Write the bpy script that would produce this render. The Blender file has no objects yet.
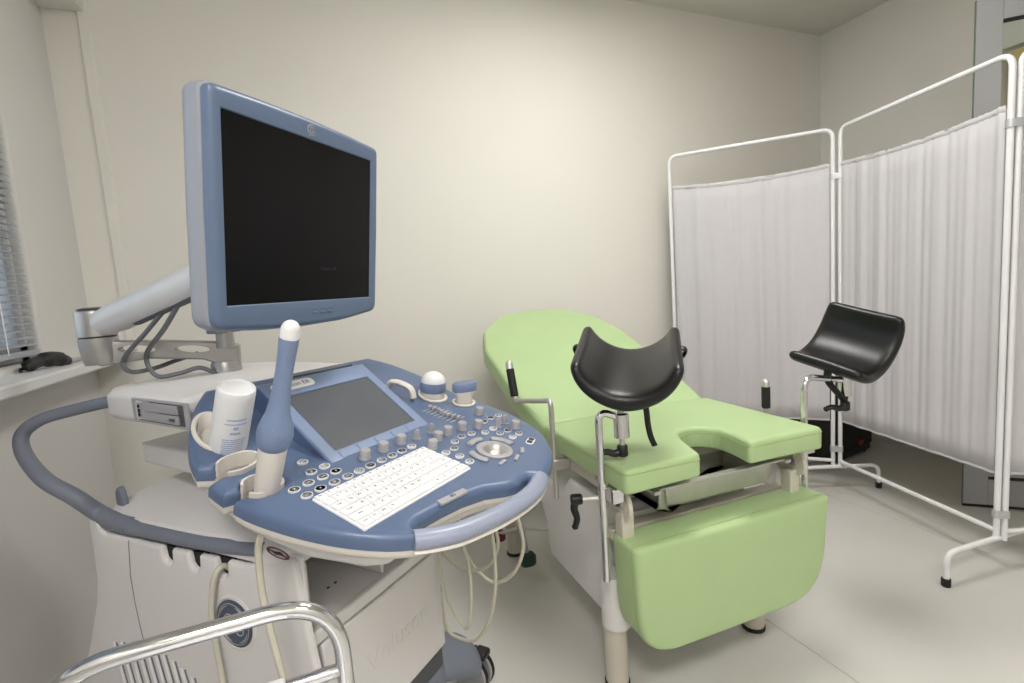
import bpy, bmesh, math, random
from mathutils import Vector, Matrix
from mathutils.geometry import delaunay_2d_cdt

random.seed(4)
SC = bpy.context.scene
COL = SC.collection
PI = math.pi

# ------------------------------------------------------------------ camera
cam_d = bpy.data.cameras.new('camera')
cam = bpy.data.objects.new('camera', cam_d)
COL.objects.link(cam)
cam_d.sensor_width = 36.0
cam_d.lens = 498.46 / 1024 * 36
cam_d.clip_start = 0.02
_r = Vector((0.92037098, -0.38495394, -0.06875847))
_d = Vector((-0.1038751, -0.0711575, -0.99204162))
_f = Vector((0.37699764, 0.92018861, -0.10547843))
cam.matrix_world = Matrix(((_r.x, -_d.x, -_f.x, 0), (_r.y, -_d.y, -_f.y, 0), (_r.z, -_d.z, -_f.z, 1.15), (0, 0, 0, 1)))
SC.camera = cam

# ------------------------------------------------------------------ world, lights, exposure
W = bpy.data.worlds.new('world')
SC.world = W
W.use_nodes = True
W.node_tree.nodes['Background'].inputs[0].default_value = (0.74, 0.85, 1.0, 1)
W.node_tree.nodes['Background'].inputs[1].default_value = 1.0
SC.view_settings.view_transform = 'Standard'
SC.view_settings.look = 'None'
SC.view_settings.gamma = 1.0
SC.view_settings.use_curve_mapping = False
SC.view_settings.exposure = 0.16

LAMPS = [((1.25, 1.25, 2.645), 18), ((1.1, -0.75, 2.645), 11), ((-0.42, -0.7, 2.645), 27)]


def area(name, loc, rot, sx, sy, power, col):
    d = bpy.data.lights.new(name, 'AREA')
    d.shape = 'RECTANGLE'
    d.size, d.size_y, d.energy, d.color = sx, sy, power, col
    o = bpy.data.objects.new(name, d)
    COL.objects.link(o)
    o.location, o.rotation_euler = loc, rot
    return o


for loc, p in LAMPS:
    area('ceiling_lamp_light', (loc[0], loc[1], loc[2] - 0.012), (0, 0, 0), 0.56, 0.56, p, (1.0, 0.982, 0.958))
area('window_daylight', (-1.15, 1.35, 1.75), (0, -PI / 2, 0), 1.3, 1.2, 7, (0.84, 0.91, 1.0))


# ------------------------------------------------------------------ materials
def lin(c):
    return tuple(((x / 255) / 12.92 if x <= 10 else (((x / 255) + 0.055) / 1.055) ** 2.4) for x in c)


def mat(name, rgb, rough=0.5, metal=0.0, var=0.05, scale=6.0, bump=0.0, bscale=200.0, **kw):
    m = bpy.data.materials.new(name)
    m.use_nodes = True
    nt = m.node_tree
    b = nt.nodes['Principled BSDF']
    c = lin(rgb)
    tc = nt.nodes.new('ShaderNodeTexCoord')
    nz = nt.nodes.new('ShaderNodeTexNoise')
    nz.inputs['Scale'].default_value = scale
    nz.inputs['Detail'].default_value = 3
    nt.links.new(tc.outputs['Object'], nz.inputs['Vector'])
    rp = nt.nodes.new('ShaderNodeValToRGB')
    rp.color_ramp.elements[0].position = 0.3
    rp.color_ramp.elements[1].position = 0.7
    rp.color_ramp.elements[0].color = tuple(x * (1 - var) for x in c) + (1,)
    rp.color_ramp.elements[1].color = tuple(min(1, x * (1 + var)) for x in c) + (1,)
    nt.links.new(nz.outputs['Fac'], rp.inputs['Fac'])
    nt.links.new(rp.outputs['Color'], b.inputs['Base Color'])
    b.inputs['Roughness'].default_value = rough
    b.inputs['Metallic'].default_value = metal
    for k, v in kw.items():
        b.inputs[k].default_value = v
    if bump:
        n2 = nt.nodes.new('ShaderNodeTexNoise')
        n2.inputs['Scale'].default_value = bscale
        nt.links.new(tc.outputs['Object'], n2.inputs['Vector'])
        bp = nt.nodes.new('ShaderNodeBump')
        bp.inputs['Strength'].default_value = bump
        bp.inputs['Distance'].default_value = 0.002
        nt.links.new(n2.outputs['Fac'], bp.inputs['Height'])
        nt.links.new(bp.outputs['Normal'], b.inputs['Normal'])
    return m


M_WALL = mat('wall_paint', (226, 223, 216), 0.7, var=0.015, scale=2, bump=0.08, bscale=120)
M_CEIL = mat('ceiling_paint', (222, 220, 212), 0.8, var=0.01)
M_FLOOR = mat('vinyl_floor', (208, 206, 201), 0.3, var=0.025, scale=5, bump=0.03, bscale=90)
M_SEAM = mat('floor_seam', (194, 188, 174), 0.6)
M_WHITE = mat('cream_plastic', (229, 226, 226), 0.42, var=0.01)
M_WHITE2 = mat('warm_white_plastic', (223, 217, 209), 0.4, var=0.01)
M_BLUE = mat('blue_plastic', (90, 108, 140), 0.33, var=0.015)
M_BLUE2 = mat('pale_blue_plastic', (122, 139, 172), 0.38, var=0.015)
M_GRIP = mat('grip_lavender', (150, 157, 178), 0.3, var=0.01)
M_BEZEL = mat('monitor_blue', (96, 113, 140), 0.35, var=0.015)
M_SHELL = mat('monitor_shell_grey', (146, 149, 160), 0.45, var=0.01)
M_GREY = mat('slate_grey_plastic', (122, 128, 142), 0.5, var=0.015, bump=0.05, bscale=400)
M_DGREY = mat('dark_grey_plastic', (84, 86, 92), 0.5)
M_LGREY = mat('light_grey_plastic', (168, 166, 170), 0.45)
M_ARM = mat('arm_silver', (172, 170, 168), 0.38, 0.7)
M_LARM = mat('arm_pale_grey', (204, 203, 205), 0.4)
M_BLACK = mat('black_plastic', (16, 16, 18), 0.4, var=0.1)
M_HOLE = mat('dark_recess', (30, 30, 34), 0.8)
M_SCREEN = mat('monitor_glass', (7, 7, 9), 0.3, var=0.2, **{'Specular IOR Level': 0.22})
M_TOUCH = mat('touch_glass', (92, 95, 102), 0.2, var=0.06)
M_LEATH = mat('black_leatherette', (11, 11, 12), 0.36, var=0.15, bump=0.15, bscale=350)
M_GREEN = mat('green_vinyl', (176, 201, 148), 0.48, var=0.02, scale=9, bump=0.1, bscale=300)
M_SEAMG = mat('green_piping', (160, 182, 126), 0.5)
M_CHROME = mat('chrome', (225, 225, 228), 0.08, 1.0, var=0.01)
M_STEEL = mat('brushed_steel', (202, 200, 196), 0.42, 0.7, var=0.04, scale=30)
M_CREAM = mat('cream_steel', (206, 200, 186), 0.4, var=0.015)
M_ENAM = mat('white_enamel', (232, 232, 234), 0.3, var=0.01)
M_RUBBER = mat('black_rubber', (22, 22, 23), 0.6)
M_RED = mat('dark_red_plastic', (110, 20, 28), 0.4)
M_DGREEN = mat('dark_green_plastic', (28, 66, 50), 0.4)
M_ICON = mat('navy_button_face', (20, 28, 50), 0.4)
M_PRINT = mat('navy_print', (52, 66, 110), 0.5)
M_KEYINK = mat('grey_key_print', (72, 74, 82), 0.5)
M_KEY = mat('white_keys', (238, 238, 240), 0.4, var=0.006)
M_CABLE = mat('cream_cable', (206, 202, 186), 0.45)
M_GCABLE = mat('grey_cable', (98, 100, 106), 0.45)
M_EMBL = mat('emblem_slate', (74, 86, 104), 0.4)
M_DOORG = mat('grey_door_paint', (172, 172, 174), 0.5, var=0.01)
M_WOOD = mat('yellow_door', (238, 208, 140), 0.5, var=0.04, scale=4)
M_BLIND = mat('blind_slat', (172, 176, 186), 0.4)
M_ALU = mat('aluminium', (196, 198, 202), 0.35, 0.6)


def glass_mat():
    m = bpy.data.materials.new('pane_glass')
    m.use_nodes = True
    nt = m.node_tree
    nt.nodes.clear()
    o = nt.nodes.new('ShaderNodeOutputMaterial')
    t = nt.nodes.new('ShaderNodeBsdfTransparent')
    t.inputs[0].default_value = (0.93, 0.96, 0.95, 1)
    g = nt.nodes.new('ShaderNodeBsdfGlossy')
    g.inputs['Roughness'].default_value = 0.03
    fr = nt.nodes.new('ShaderNodeFresnel')
    mx = nt.nodes.new('ShaderNodeMixShader')
    nt.links.new(fr.outputs[0], mx.inputs[0])
    nt.links.new(t.outputs[0], mx.inputs[1])
    nt.links.new(g.outputs[0], mx.inputs[2])
    nt.links.new(mx.outputs[0], o.inputs[0])
    return m


M_GLASS = glass_mat()


def cloth_mat():
    m = mat('white_curtain_cloth', (226, 223, 226), 0.85, var=0.012, scale=20, bump=0.1, bscale=500)
    nt = m.node_tree
    b = nt.nodes['Principled BSDF']
    o = nt.nodes['Material Output']
    tr = nt.nodes.new('ShaderNodeBsdfTranslucent')
    tr.inputs[0].default_value = lin((226, 224, 226)) + (1,)
    mx = nt.nodes.new('ShaderNodeMixShader')
    mx.inputs[0].default_value = 0.3
    nt.links.new(b.outputs[0], mx.inputs[1])
    nt.links.new(tr.outputs[0], mx.inputs[2])
    nt.links.new(mx.outputs[0], o.inputs[0])
    return m


M_CLOTH = cloth_mat()


def emit_mat():
    m = bpy.data.materials.new('lamp_diffuser')
    m.use_nodes = True
    b = m.node_tree.nodes['Principled BSDF']
    b.inputs['Base Color'].default_value = (0.9, 0.9, 0.88, 1)
    b.inputs['Emission Color'].default_value = (1, 0.96, 0.88, 1)
    b.inputs['Emission Strength'].default_value = 4.0
    return m


M_EMIT = emit_mat()

# ------------------------------------------------------------------ geometry helpers
INV = {}


def frame(o, ex, ey, ez):
    ex, ey, ez, o = Vector(ex), Vector(ey), Vector(ez), Vector(o)
    return Matrix(((ex.x, ey.x, ez.x, o.x), (ex.y, ey.y, ez.y, o.y), (ex.z, ey.z, ez.z, o.z), (0, 0, 0, 1)))


ID = Matrix.Identity(4)


def axis_frame(p, q):
    p, q = Vector(p), Vector(q)
    z = (q - p).normalized()
    x = z.orthogonal().normalized()
    if abs(z.z) < 0.95:
        x = Vector((0, 0, 1)).cross(z).normalized()
    y = z.cross(x)
    return frame(p, x, y, z)


def cr(pts, n=6, closed=False):
    P = [Vector(p) for p in pts]
    out = []
    N = len(P)
    rng = range(N) if closed else range(N - 1)
    for i in rng:
        if closed:
            a, b, c, d = P[i - 1], P[i], P[(i + 1) % N], P[(i + 2) % N]
        else:
            a, b, c, d = P[max(i - 1, 0)], P[i], P[i + 1], P[min(i + 2, N - 1)]
        for k in range(n):
            t = k / n
            out.append(0.5 * (2 * b + (c - a) * t + (2 * a - 5 * b + 4 * c - d) * t * t + (3 * b - a - 3 * c + d) * t ** 3))
    if not closed:
        out.append(P[-1])
    return out


def fillet(pts, r, n=5, closed=True):
    P = [Vector(p) for p in pts]
    N = len(P)
    out = []
    for i in range(N):
        if not closed and i in (0, N - 1):
            out.append(P[i])
            continue
        ri = r[i] if isinstance(r, (list, tuple)) else r
        a, b, c = P[i - 1], P[i], P[(i + 1) % N]
        u, v = (a - b), (c - b)
        if ri <= 0:
            out.append(b)
            continue
        ang = u.angle(v)
        t = min(ri / max(math.tan(ang / 2), 1e-3), u.length * 0.49, v.length * 0.49)
        p, q = b + u.normalized() * t, b + v.normalized() * t
        for k in range(n + 1):
            s = k / n
            out.append((1 - s) ** 2 * p + 2 * s * (1 - s) * b + s * s * q)
    return out


def resample(pts, step):
    P = [Vector(p) for p in pts]
    out = []
    N = len(P)
    for i in range(N):
        a, b = P[i], P[(i + 1) % N]
        L = (b - a).length
        if L < 1e-6:
            continue
        k = max(1, int(round(L / step)))
        for j in range(k):
            out.append(a + (b - a) * (j / k))
    return out


def inpoly(p, poly):
    x, y = p[0], p[1]
    c = False
    j = len(poly) - 1
    for i in range(len(poly)):
        xi, yi, xj, yj = poly[i][0], poly[i][1], poly[j][0], poly[j][1]
        if (yi > y) != (yj > y) and x < (xj - xi) * (y - yi) / (yj - yi) + xi:
            c = not c
        j = i
    return c


def area2(poly):
    return sum(poly[i - 1][0] * poly[i][1] - poly[i][0] * poly[i - 1][1] for i in range(len(poly))) / 2


def offset(poly, d):
    N = len(poly)
    out = []
    for i in range(N):
        a, b, c = poly[i - 1], poly[i], poly[(i + 1) % N]
        t1 = Vector((b[0] - a[0], b[1] - a[1]))
        t2 = Vector((c[0] - b[0], c[1] - b[1]))
        n1 = Vector((t1.y, -t1.x)).normalized()
        n2 = Vector((t2.y, -t2.x)).normalized()
        n = n1 + n2
        if n.length < 1e-6:
            n = n1
        n.normalize()
        k = min(1.6, 1 / max(0.4, n.dot(n1)))
        out.append(Vector((b[0] + n.x * d * k, b[1] + n.y * d * k)))
    return out


class MB:
    def __init__(s):
        s.v, s.f, s.mi = [], [], []
        s.cur = 0

    def add(s, vs, fs):
        o = len(s.v)
        s.v += [Vector(v) if len(v) == 3 else Vector((v[0], v[1], 0)) for v in vs]
        s.f += [tuple(i + o for i in f) for f in fs]
        s.mi += [s.cur] * len(fs)
        return s

    def box(s, x0, x1, y0, y1, z0, z1, M=ID):
        vs = [M @ Vector((x, y, z)) for z in (z0, z1) for x, y in ((x0, y0), (x1, y0), (x1, y1), (x0, y1))]
        return s.add(vs, [(3, 2, 1, 0), (4, 5, 6, 7), (0, 1, 5, 4), (1, 2, 6, 5), (2, 3, 7, 6), (3, 0, 4, 7)])

    def prism(s, poly, z0, z1, M=ID):
        poly = [Vector((p[0], p[1])) for p in poly]
        if area2(poly) < 0:
            poly = poly[::-1]
        n = len(poly)
        vs = [M @ Vector((p[0], p[1], z0)) for p in poly] + [M @ Vector((p[0], p[1], z1)) for p in poly]
        return s.add(vs, [tuple(range(n))[::-1], tuple(range(n, 2 * n))] + [(i, (i + 1) % n, n + (i + 1) % n, n + i) for i in range(n)])

    def tube(s, pts, r, n=10, caps=True, rb=None, upv=None):
        P = [Vector(p) for p in pts]
        N = len(P)
        R = r if isinstance(r, (list, tuple)) else [r] * N
        B = (rb if isinstance(rb, (list, tuple)) else [rb] * N) if rb else R
        T = []
        for i in range(N):
            t = (P[min(i + 1, N - 1)] - P[max(i - 1, 0)])
            T.append(t.normalized())
        if upv is not None:
            nrm = Vector(upv)
        else:
            nrm = T[0].orthogonal()
        vs, fs = [], []
        for i in range(N):
            nrm = nrm - T[i] * nrm.dot(T[i])
            if nrm.length < 1e-5:
                nrm = T[i].orthogonal()
            nrm.normalize()
            bn = T[i].cross(nrm)
            for k in range(n):
                a = 2 * PI * k / n
                vs.append(P[i] + bn * (math.cos(a) * R[i]) + nrm * (math.sin(a) * B[i]))
        for i in range(N - 1):
            for k in range(n):
                fs.append((i * n + k, i * n + (k + 1) % n, (i + 1) * n + (k + 1) % n, (i + 1) * n + k))
        if caps:
            fs.append(tuple(range(n))[::-1])
            fs.append(tuple((N - 1) * n + k for k in range(n)))
        return s.add(vs, fs)

    def lathe(s, prof, n=20, M=ID, sx=1.0, sy=1.0):
        vs, fs = [], []
        for r, z in prof:
            for k in range(n):
                a = 2 * PI * k / n
                vs.append(M @ Vector((max(r, 1e-5) * math.cos(a) * sx, max(r, 1e-5) * math.sin(a) * sy, z)))
        m = len(prof)
        for i in range(m - 1):
            for k in range(n):
                fs.append((i * n + k, i * n + (k + 1) % n, (i + 1) * n + (k + 1) % n, (i + 1) * n + k))
        if prof[0][0] > 1e-4:
            fs.append(tuple(range(n))[::-1])
        if prof[-1][0] > 1e-4:
            fs.append(tuple((m - 1) * n + k for k in range(n)))
        return s.add(vs, fs)

    def slab(s, outer, holes=(), top=None, th=0.03, b=0.01, bb=0.0, grid=0.03, M=ID, hb=None, seg=4, bottom=None):
        """rounded plate: outline (x,y), holes, top height function, rounded top edge b and bottom edge bb"""
        top = top or (lambda x, y: 0.0)
        hb = b if hb is None else hb
        bot = bottom or (lambda x, y: top(x, y) - th)
        loops = []
        o2 = [Vector((p[0], p[1])) for p in outer]
        if area2(o2) < 0:
            o2 = o2[::-1]
        loops.append((o2, b, bb))
        for h in holes:
            h2 = [Vector((p[0], p[1])) for p in h]
            if area2(h2) > 0:
                h2 = h2[::-1]
            loops.append((h2, hb, 0.0))

        def cap(isin, withgrid):
            pts, edges, ids = [], [], []
            for lp, tb, btm in loops:
                q = offset(lp, -(tb if isin else btm)) if (tb if isin else btm) else lp
                i0 = len(pts)
                pts += q
                edges += [(i0 + k, i0 + (k + 1) % len(q)) for k in range(len(q))]
                ids.append((i0, len(q)))
            polys = [pts[i:i + n] for i, n in ids]
            if withgrid:
                xs = [p.x for p in polys[0]]
                ys = [p.y for p in polys[0]]
                x = min(xs) + grid / 2
                big = offset(polys[0], -grid * 0.3)
                hs = [offset(h, -grid * 0.3) for h in polys[1:]]
                while x < max(xs):
                    y = min(ys) + grid / 2
                    while y < max(ys):
                        if inpoly((x, y), big) and not any(inpoly((x, y), h) for h in hs):
                            pts.append(Vector((x, y)))
                        y += grid
                    x += grid
            res = delaunay_2d_cdt(pts, edges, [], 0, 1e-6)
            nv, nf, ov = res[0], res[2], res[3]
            keep = []
            for f in nf:
                cx = sum(nv[i].x for i in f) / len(f)
                cy = sum(nv[i].y for i in f) / len(f)
                if inpoly((cx, cy), polys[0]) and not any(inpoly((cx, cy), h) for h in polys[1:]):
                    keep.append(f)
            o2n = {}
            for ni, ol in enumerate(ov):
                for oi in ol:
                    o2n[oi] = ni
            return nv, keep, ids, o2n

        nv, nf, ids, o2n = cap(True, True)
        base = len(s.v)
        for p in nv:
            s.v.append(M @ Vector((p.x, p.y, top(p.x, p.y))))
        for f in nf:
            a2 = (nv[f[1]] - nv[f[0]]).cross(nv[f[2]] - nv[f[0]])
            s.f.append(tuple(i + base for i in (f if a2 > 0 else f[::-1])))
            s.mi.append(s.cur)
        bv, bf, bids, bo2n = cap(False, False)
        bbase = len(s.v)
        for p in bv:
            s.v.append(M @ Vector((p.x, p.y, bot(p.x, p.y))))
        for f in bf:
            a2 = (bv[f[1]] - bv[f[0]]).cross(bv[f[2]] - bv[f[0]])
            s.f.append(tuple(i + bbase for i in (f[::-1] if a2 > 0 else f)))
            s.mi.append(s.cur)
        for li, (lp, tb, btm) in enumerate(loops):
            n = len(lp)
            rows = [[base + o2n[ids[li][0] + k] for k in range(n)]]
            if tb:
                for k in range(1, seg + 1):
                    a = k / seg * PI / 2
                    q = offset(lp, -tb * (1 - math.sin(a))) if k < seg else lp
                    i0 = len(s.v)
                    for p in q:
                        s.v.append(M @ Vector((p.x, p.y, top(p.x, p.y) - tb * (1 - math.cos(a)))))
                    rows.append([i0 + j for j in range(n)])
            if btm:
                for k in range(0, seg):
                    a = k / seg * PI / 2
                    q = offset(lp, -btm * (1 - math.cos(a))) if k else lp
                    i0 = len(s.v)
                    for p in q:
                        s.v.append(M @ Vector((p.x, p.y, bot(p.x, p.y) + btm * (1 - math.sin(a)))))
                    rows.append([i0 + j for j in range(n)])
            rows.append([bbase + bo2n[bids[li][0] + k] for k in range(n)])
            for r1, r2 in zip(rows[:-1], rows[1:]):
                for k in range(n):
                    s.f.append((r1[k], r2[k], r2[(k + 1) % n], r1[(k + 1) % n]))
                    s.mi.append(s.cur)
        return s

    def build(s, name, m, parent=None, M=ID, smooth=True, ang=40, bevel=0.0, sub=0, kind=None):
        vs = [M @ v for v in s.v]
        if parent is None:
            xs, ys, zs = [v.x for v in vs], [v.y for v in vs], [v.z for v in vs]
            rt = Matrix.Translation(((min(xs) + max(xs)) / 2, (min(ys) + max(ys)) / 2, min(zs)))
            inv = rt.inverted()
        else:
            inv = INV[parent]
        me = bpy.data.meshes.new(name)
        flip = M.to_3x3().determinant() < 0
        me.from_pydata([inv @ v for v in vs], [], [f[::-1] if flip else f for f in s.f])
        for mm in (m if isinstance(m, (list, tuple)) else [m]):
            me.materials.append(mm)
        if max(s.mi, default=0):
            me.polygons.foreach_set('material_index', s.mi)
        if smooth:
            me.polygons.foreach_set('use_smooth', [True] * len(me.polygons))
            me.set_sharp_from_angle(angle=math.radians(ang))
        me.update()
        o = bpy.data.objects.new(name, me)
        COL.objects.link(o)
        if parent is None:
            o.matrix_world = rt
        else:
            o.parent = parent
        INV[o] = inv
        if bevel:
            bm = o.modifiers.new('bevel', 'BEVEL')
            bm.width, bm.segments, bm.limit_method = bevel, 2, 'ANGLE'
            bm.angle_limit = math.radians(35)
        if sub:
            sm = o.modifiers.new('subsurf', 'SUBSURF')
            sm.levels = sm.render_levels = sub
        if kind:
            o['kind'] = kind
        return o


def mesh_of(mb, name, m, smooth=True, ang=40):
    me = bpy.data.meshes.new(name)
    me.from_pydata(mb.v, [], mb.f)
    for mm in (m if isinstance(m, (list, tuple)) else [m]):
        me.materials.append(mm)
    if max(mb.mi, default=0):
        me.polygons.foreach_set('material_index', mb.mi)
    if smooth:
        me.polygons.foreach_set('use_smooth', [True] * len(me.polygons))
        me.set_sharp_from_angle(angle=math.radians(ang))
    me.update()
    return me


def inst(name, me, M, parent):
    o = bpy.data.objects.new(name, me)
    COL.objects.link(o)
    o.parent = parent
    o.matrix_local = INV[parent] @ M
    return o


def thing(name, label, cat, loc, rotz=0.0, group=None):
    o = bpy.data.objects.new(name, None)
    o.empty_display_size = 0.1
    COL.objects.link(o)
    Mx = Matrix.Translation(loc) @ Matrix.Rotation(rotz, 4, 'Z')
    o.matrix_world = Mx
    INV[o] = Mx.inverted()
    tag(o, label, cat, group)
    return o


def tag(o, label, cat, group=None):
    o['label'] = label
    o['category'] = cat
    if group:
        o['group'] = group
    return o


def struct(o, label=None):
    o['kind'] = 'structure'
    if label:
        o['label'] = label
    return o


def text_mb(mb, txt, size, M, depth=0.0004, align='CENTER', shear=0.0):
    cu = bpy.data.curves.new('lettering', 'FONT')
    cu.body, cu.size, cu.extrude = txt, size, depth
    cu.align_x, cu.align_y = align, 'CENTER'
    cu.resolution_u = 2
    cu.shear = shear
    ob = bpy.data.objects.new('lettering', cu)
    COL.objects.link(ob)
    dg = bpy.context.evaluated_depsgraph_get()
    me = bpy.data.meshes.new_from_object(ob.evaluated_get(dg))
    mb.add([M @ v.co for v in me.vertices], [tuple(p.vertices) for p in me.polygons])
    bpy.data.objects.remove(ob)
    bpy.data.meshes.remove(me)
    bpy.data.curves.remove(cu)
    return mb


def rect(x0, x1, y0, y1, r=0.0, n=4):
    p = [(x0, y0), (x1, y0), (x1, y1), (x0, y1)]
    return fillet([Vector(q) for q in p], r, n) if r else [Vector(q) for q in p]


def ell(cx, cy, a, b, n=28):
    return [Vector((cx + a * math.cos(2 * PI * k / n), cy + b * math.sin(2 * PI * k / n))) for k in range(n)]


# ================================================================== THE ROOM
XL, XR, YB, YF, ZC = -0.77, 3.36, 2.415, -1.3, 2.68

fl = struct(MB().box(XL - 0.6, XR + 0.2, YF - 0.2, YB + 0.2, -0.1, -0.002).build('floor', M_SEAM, smooth=False))
xs = [XL - 0.02, 0.262, 1.307, 2.352, XR + 0.02]
for i in range(4):
    MB().box(xs[i] + 0.002, xs[i + 1] - 0.002, YF + 0.001, YB - 0.001, -0.002, 0.0).build('vinyl_sheet', M_FLOOR, fl, smooth=False)
struct(MB().box(XL - 0.2, XR + 0.2, YF - 0.2, YB + 0.2, ZC, ZC + 0.1).build('ceiling', M_CEIL, smooth=False))
struct(MB().box(XL - 0.2, XR + 0.2, YB, YB + 0.15, 0, ZC).build('wall_back', M_WALL, smooth=False))
struct(MB().box(XL - 0.2, XR + 0.2, YF - 0.15, YF, 0, ZC).build('wall_front', M_WALL, smooth=False))
# right wall with a door opening Y 0.55..1.46
mb = MB()
mb.box(XR, XR + 0.15, 1.46, YB, 0, ZC).box(XR, XR + 0.15, YF, 0.55, 0, ZC).box(XR, XR + 0.15, 0.55, 1.46, 2.17, ZC)
struct(mb.build('wall_right', M_WALL, smooth=False))
d = struct(MB().box(XR + 0.04, XR + 0.08, 0.56, 1.45, 0.006, 2.16).build('door_1', M_WOOD, smooth=False, bevel=0.003), 'yellow wooden door in the right wall')
h = MB().tube([(XR + 0.04, 0.64, 1.0), (XR - 0.01, 0.64, 1.0), (XR - 0.02, 0.66, 1.0), (XR - 0.02, 0.76, 1.0)], 0.009)
h.build('door_handle', M_STEEL, d)
# left wall with a window opening
WY0, WY1, WZ0, WZ1 = 0.55, 2.0, 1.03, 2.25
mb = MB().slab(resample(rect(YF, YB, 0, ZC), 0.3), [resample(rect(WY0, WY1, WZ0, WZ1, 0.02), 0.2)], th=0.12, b=0.0, hb=0.02, grid=0.4, M=frame((XL, 0, 0), (0, 1, 0), (0, 0, 1), (1, 0, 0)))
struct(mb.build('wall_left', mat('wall_daylight_tint', (216, 214, 212), 0.7, var=0.012, scale=2, bump=0.08, bscale=120)))  # bluish daylight cast on this wall is put into its base colour
# deep sill and lowered beam above the window, with the slim strips where they end on the back wall
struct(MB().box(XL - 0.02, -0.64, YF, YB, 0.978, 1.01).build('trim_1', mat('sill_white', (224, 224, 226), 0.35, var=0.01), bevel=0.006), 'deep white window sill')
struct(MB().box(XL, -0.64, YF, YB, 2.28, ZC).build('trim_2', M_WALL, bevel=0.004), 'lowered beam above the window')
mb = MB().box(-0.664, -0.630, YB - 0.008, YB + 0.01, 1.01, ZC)
struct(mb.build('trim_3', M_WALL, bevel=0.003), 'slim vertical strip on the back wall')
w = struct(MB().box(XL - 0.06, XL - 0.045, WY0, WY1, WZ0, WZ1).build('window_1', M_GLASS, smooth=False))
mb = MB()
for y0, y1, z0, z1 in ((WY0, WY0 + 0.05, WZ0, WZ1), (WY1 - 0.05, WY1, WZ0, WZ1), (WY0, WY1, WZ0, WZ0 + 0.05), (WY0, WY1, WZ1 - 0.05, WZ1), (1.25, 1.3, WZ0, WZ1)):
    mb.box(XL - 0.085, XL - 0.03, y0, y1, z0, z1)
mb.build('window_frame', M_ENAM, w, smooth=False, bevel=0.004)

# venetian blind
bl = thing('venetian_blind', 'grey venetian blind lowered over the window beside the back corner', 'blind', (XL - 0.01, 1.28, WZ0))
sm = MB()
prof = [(-0.012, -0.009), (-0.004, -0.001), (0.004, 0.003), (0.012, 0.003)]
vs, fs = [], []
for yy in (WY0 + 0.02, WY1 - 0.02):
    for (a, b2) in prof:
        vs.append((a, yy, b2))
    for (a, b2) in prof[::-1]:
        vs.append((a, yy, b2 - 0.0012))
n8 = 8
for k in range(n8):
    fs.append((k, (k + 1) % n8, n8 + (k + 1) % n8, n8 + k))
fs += [tuple(range(n8))[::-1], tuple(range(n8, 16))]
sm.add(vs, fs)
slat = mesh_of(sm, 'slat', M_BLIND)
z = WZ0 + 0.055
while z < WZ1 - 0.03:
    inst('slat', slat, Matrix.Translation((XL - 0.008, 0, z)) @ Matrix.Rotation(math.radians(38), 4, 'Y'), bl)
    z += 0.021
MB().box(XL - 0.022, XL + 0.006, WY0 + 0.02, WY1 - 0.02, WZ0 + 0.018, WZ0 + 0.036).build('bottom_rail', M_BLIND, bl, bevel=0.003)
MB().box(XL - 0.025, XL + 0.012, WY0 + 0.01, WY1 - 0.01, WZ1 - 0.03, WZ1).build('head_rail', M_ALU, bl, bevel=0.003)
for yy in (1.8, 1.3, 0.8):
    MB().tube([(XL + 0.006, yy, WZ0 + 0.03), (XL + 0.006, yy, WZ1 - 0.02)], 0.0012, 6).build('ladder_cord', M_ENAM, bl)

# black pouch with a grey plug on the sill
t = thing('tangled_adapter', 'small black adapter with a grey plug lying on the window sill', 'adapter', (-0.71, 1.95, 1.01))
mb = MB()
mb.tube(cr([(-0.735, 1.80, 1.022), (-0.73, 1.85, 1.032), (-0.715, 1.90, 1.036), (-0.70, 1.94, 1.030), (-0.70, 1.97, 1.022)], 5), [0.008] * 2 + [0.018] * 6 + [0.024] * 7 + [0.018] * 4 + [0.006] * 2, 10, rb=[0.006] * 2 + [0.014] * 6 + [0.02] * 7 + [0.014] * 4 + [0.006] * 2)
mb.build('adapter_body', M_BLACK, t)
MB().tube(cr([(-0.742, 1.79, 1.0155), (-0.75, 1.82, 1.02), (-0.745, 1.88, 1.02), (-0.72, 1.92, 1.05), (-0.7, 1.9, 1.03)], 6), 0.0045, 8).build('cord_loop', M_BLACK, t)
MB().box(-0.715, -0.693, 1.965, 2.06, 1.0105, 1.024).build('plug', M_LGREY, t, bevel=0.004)

# ceiling lights (above the frame)
for i, (loc, p) in enumerate(LAMPS):
    t = thing('ceiling_light', 'square white ceiling light panel ' + ['above the green chair', 'above the middle of the floor', 'nearest the camera, in front of the ultrasound machine'][i], 'ceiling light', (loc[0], loc[1], loc[2]), 0, 'ceiling light panels')
    F0 = Matrix.Translation(loc)
    mb = MB()
    for x0, x1, y0, y1 in ((-0.3, 0.3, -0.3, -0.28), (-0.3, 0.3, 0.28, 0.3), (-0.3, -0.28, -0.28, 0.28), (0.28, 0.3, -0.28, 0.28)):
        mb.box(x0, x1, y0, y1, -0.01, 0.035)
    mb.build('frame', M_ENAM, t, F0, smooth=False)
    MB().box(-0.28, 0.28, -0.28, 0.28, 0.005, 0.035).build('diffuser', M_EMIT, t, F0, smooth=False)

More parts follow.
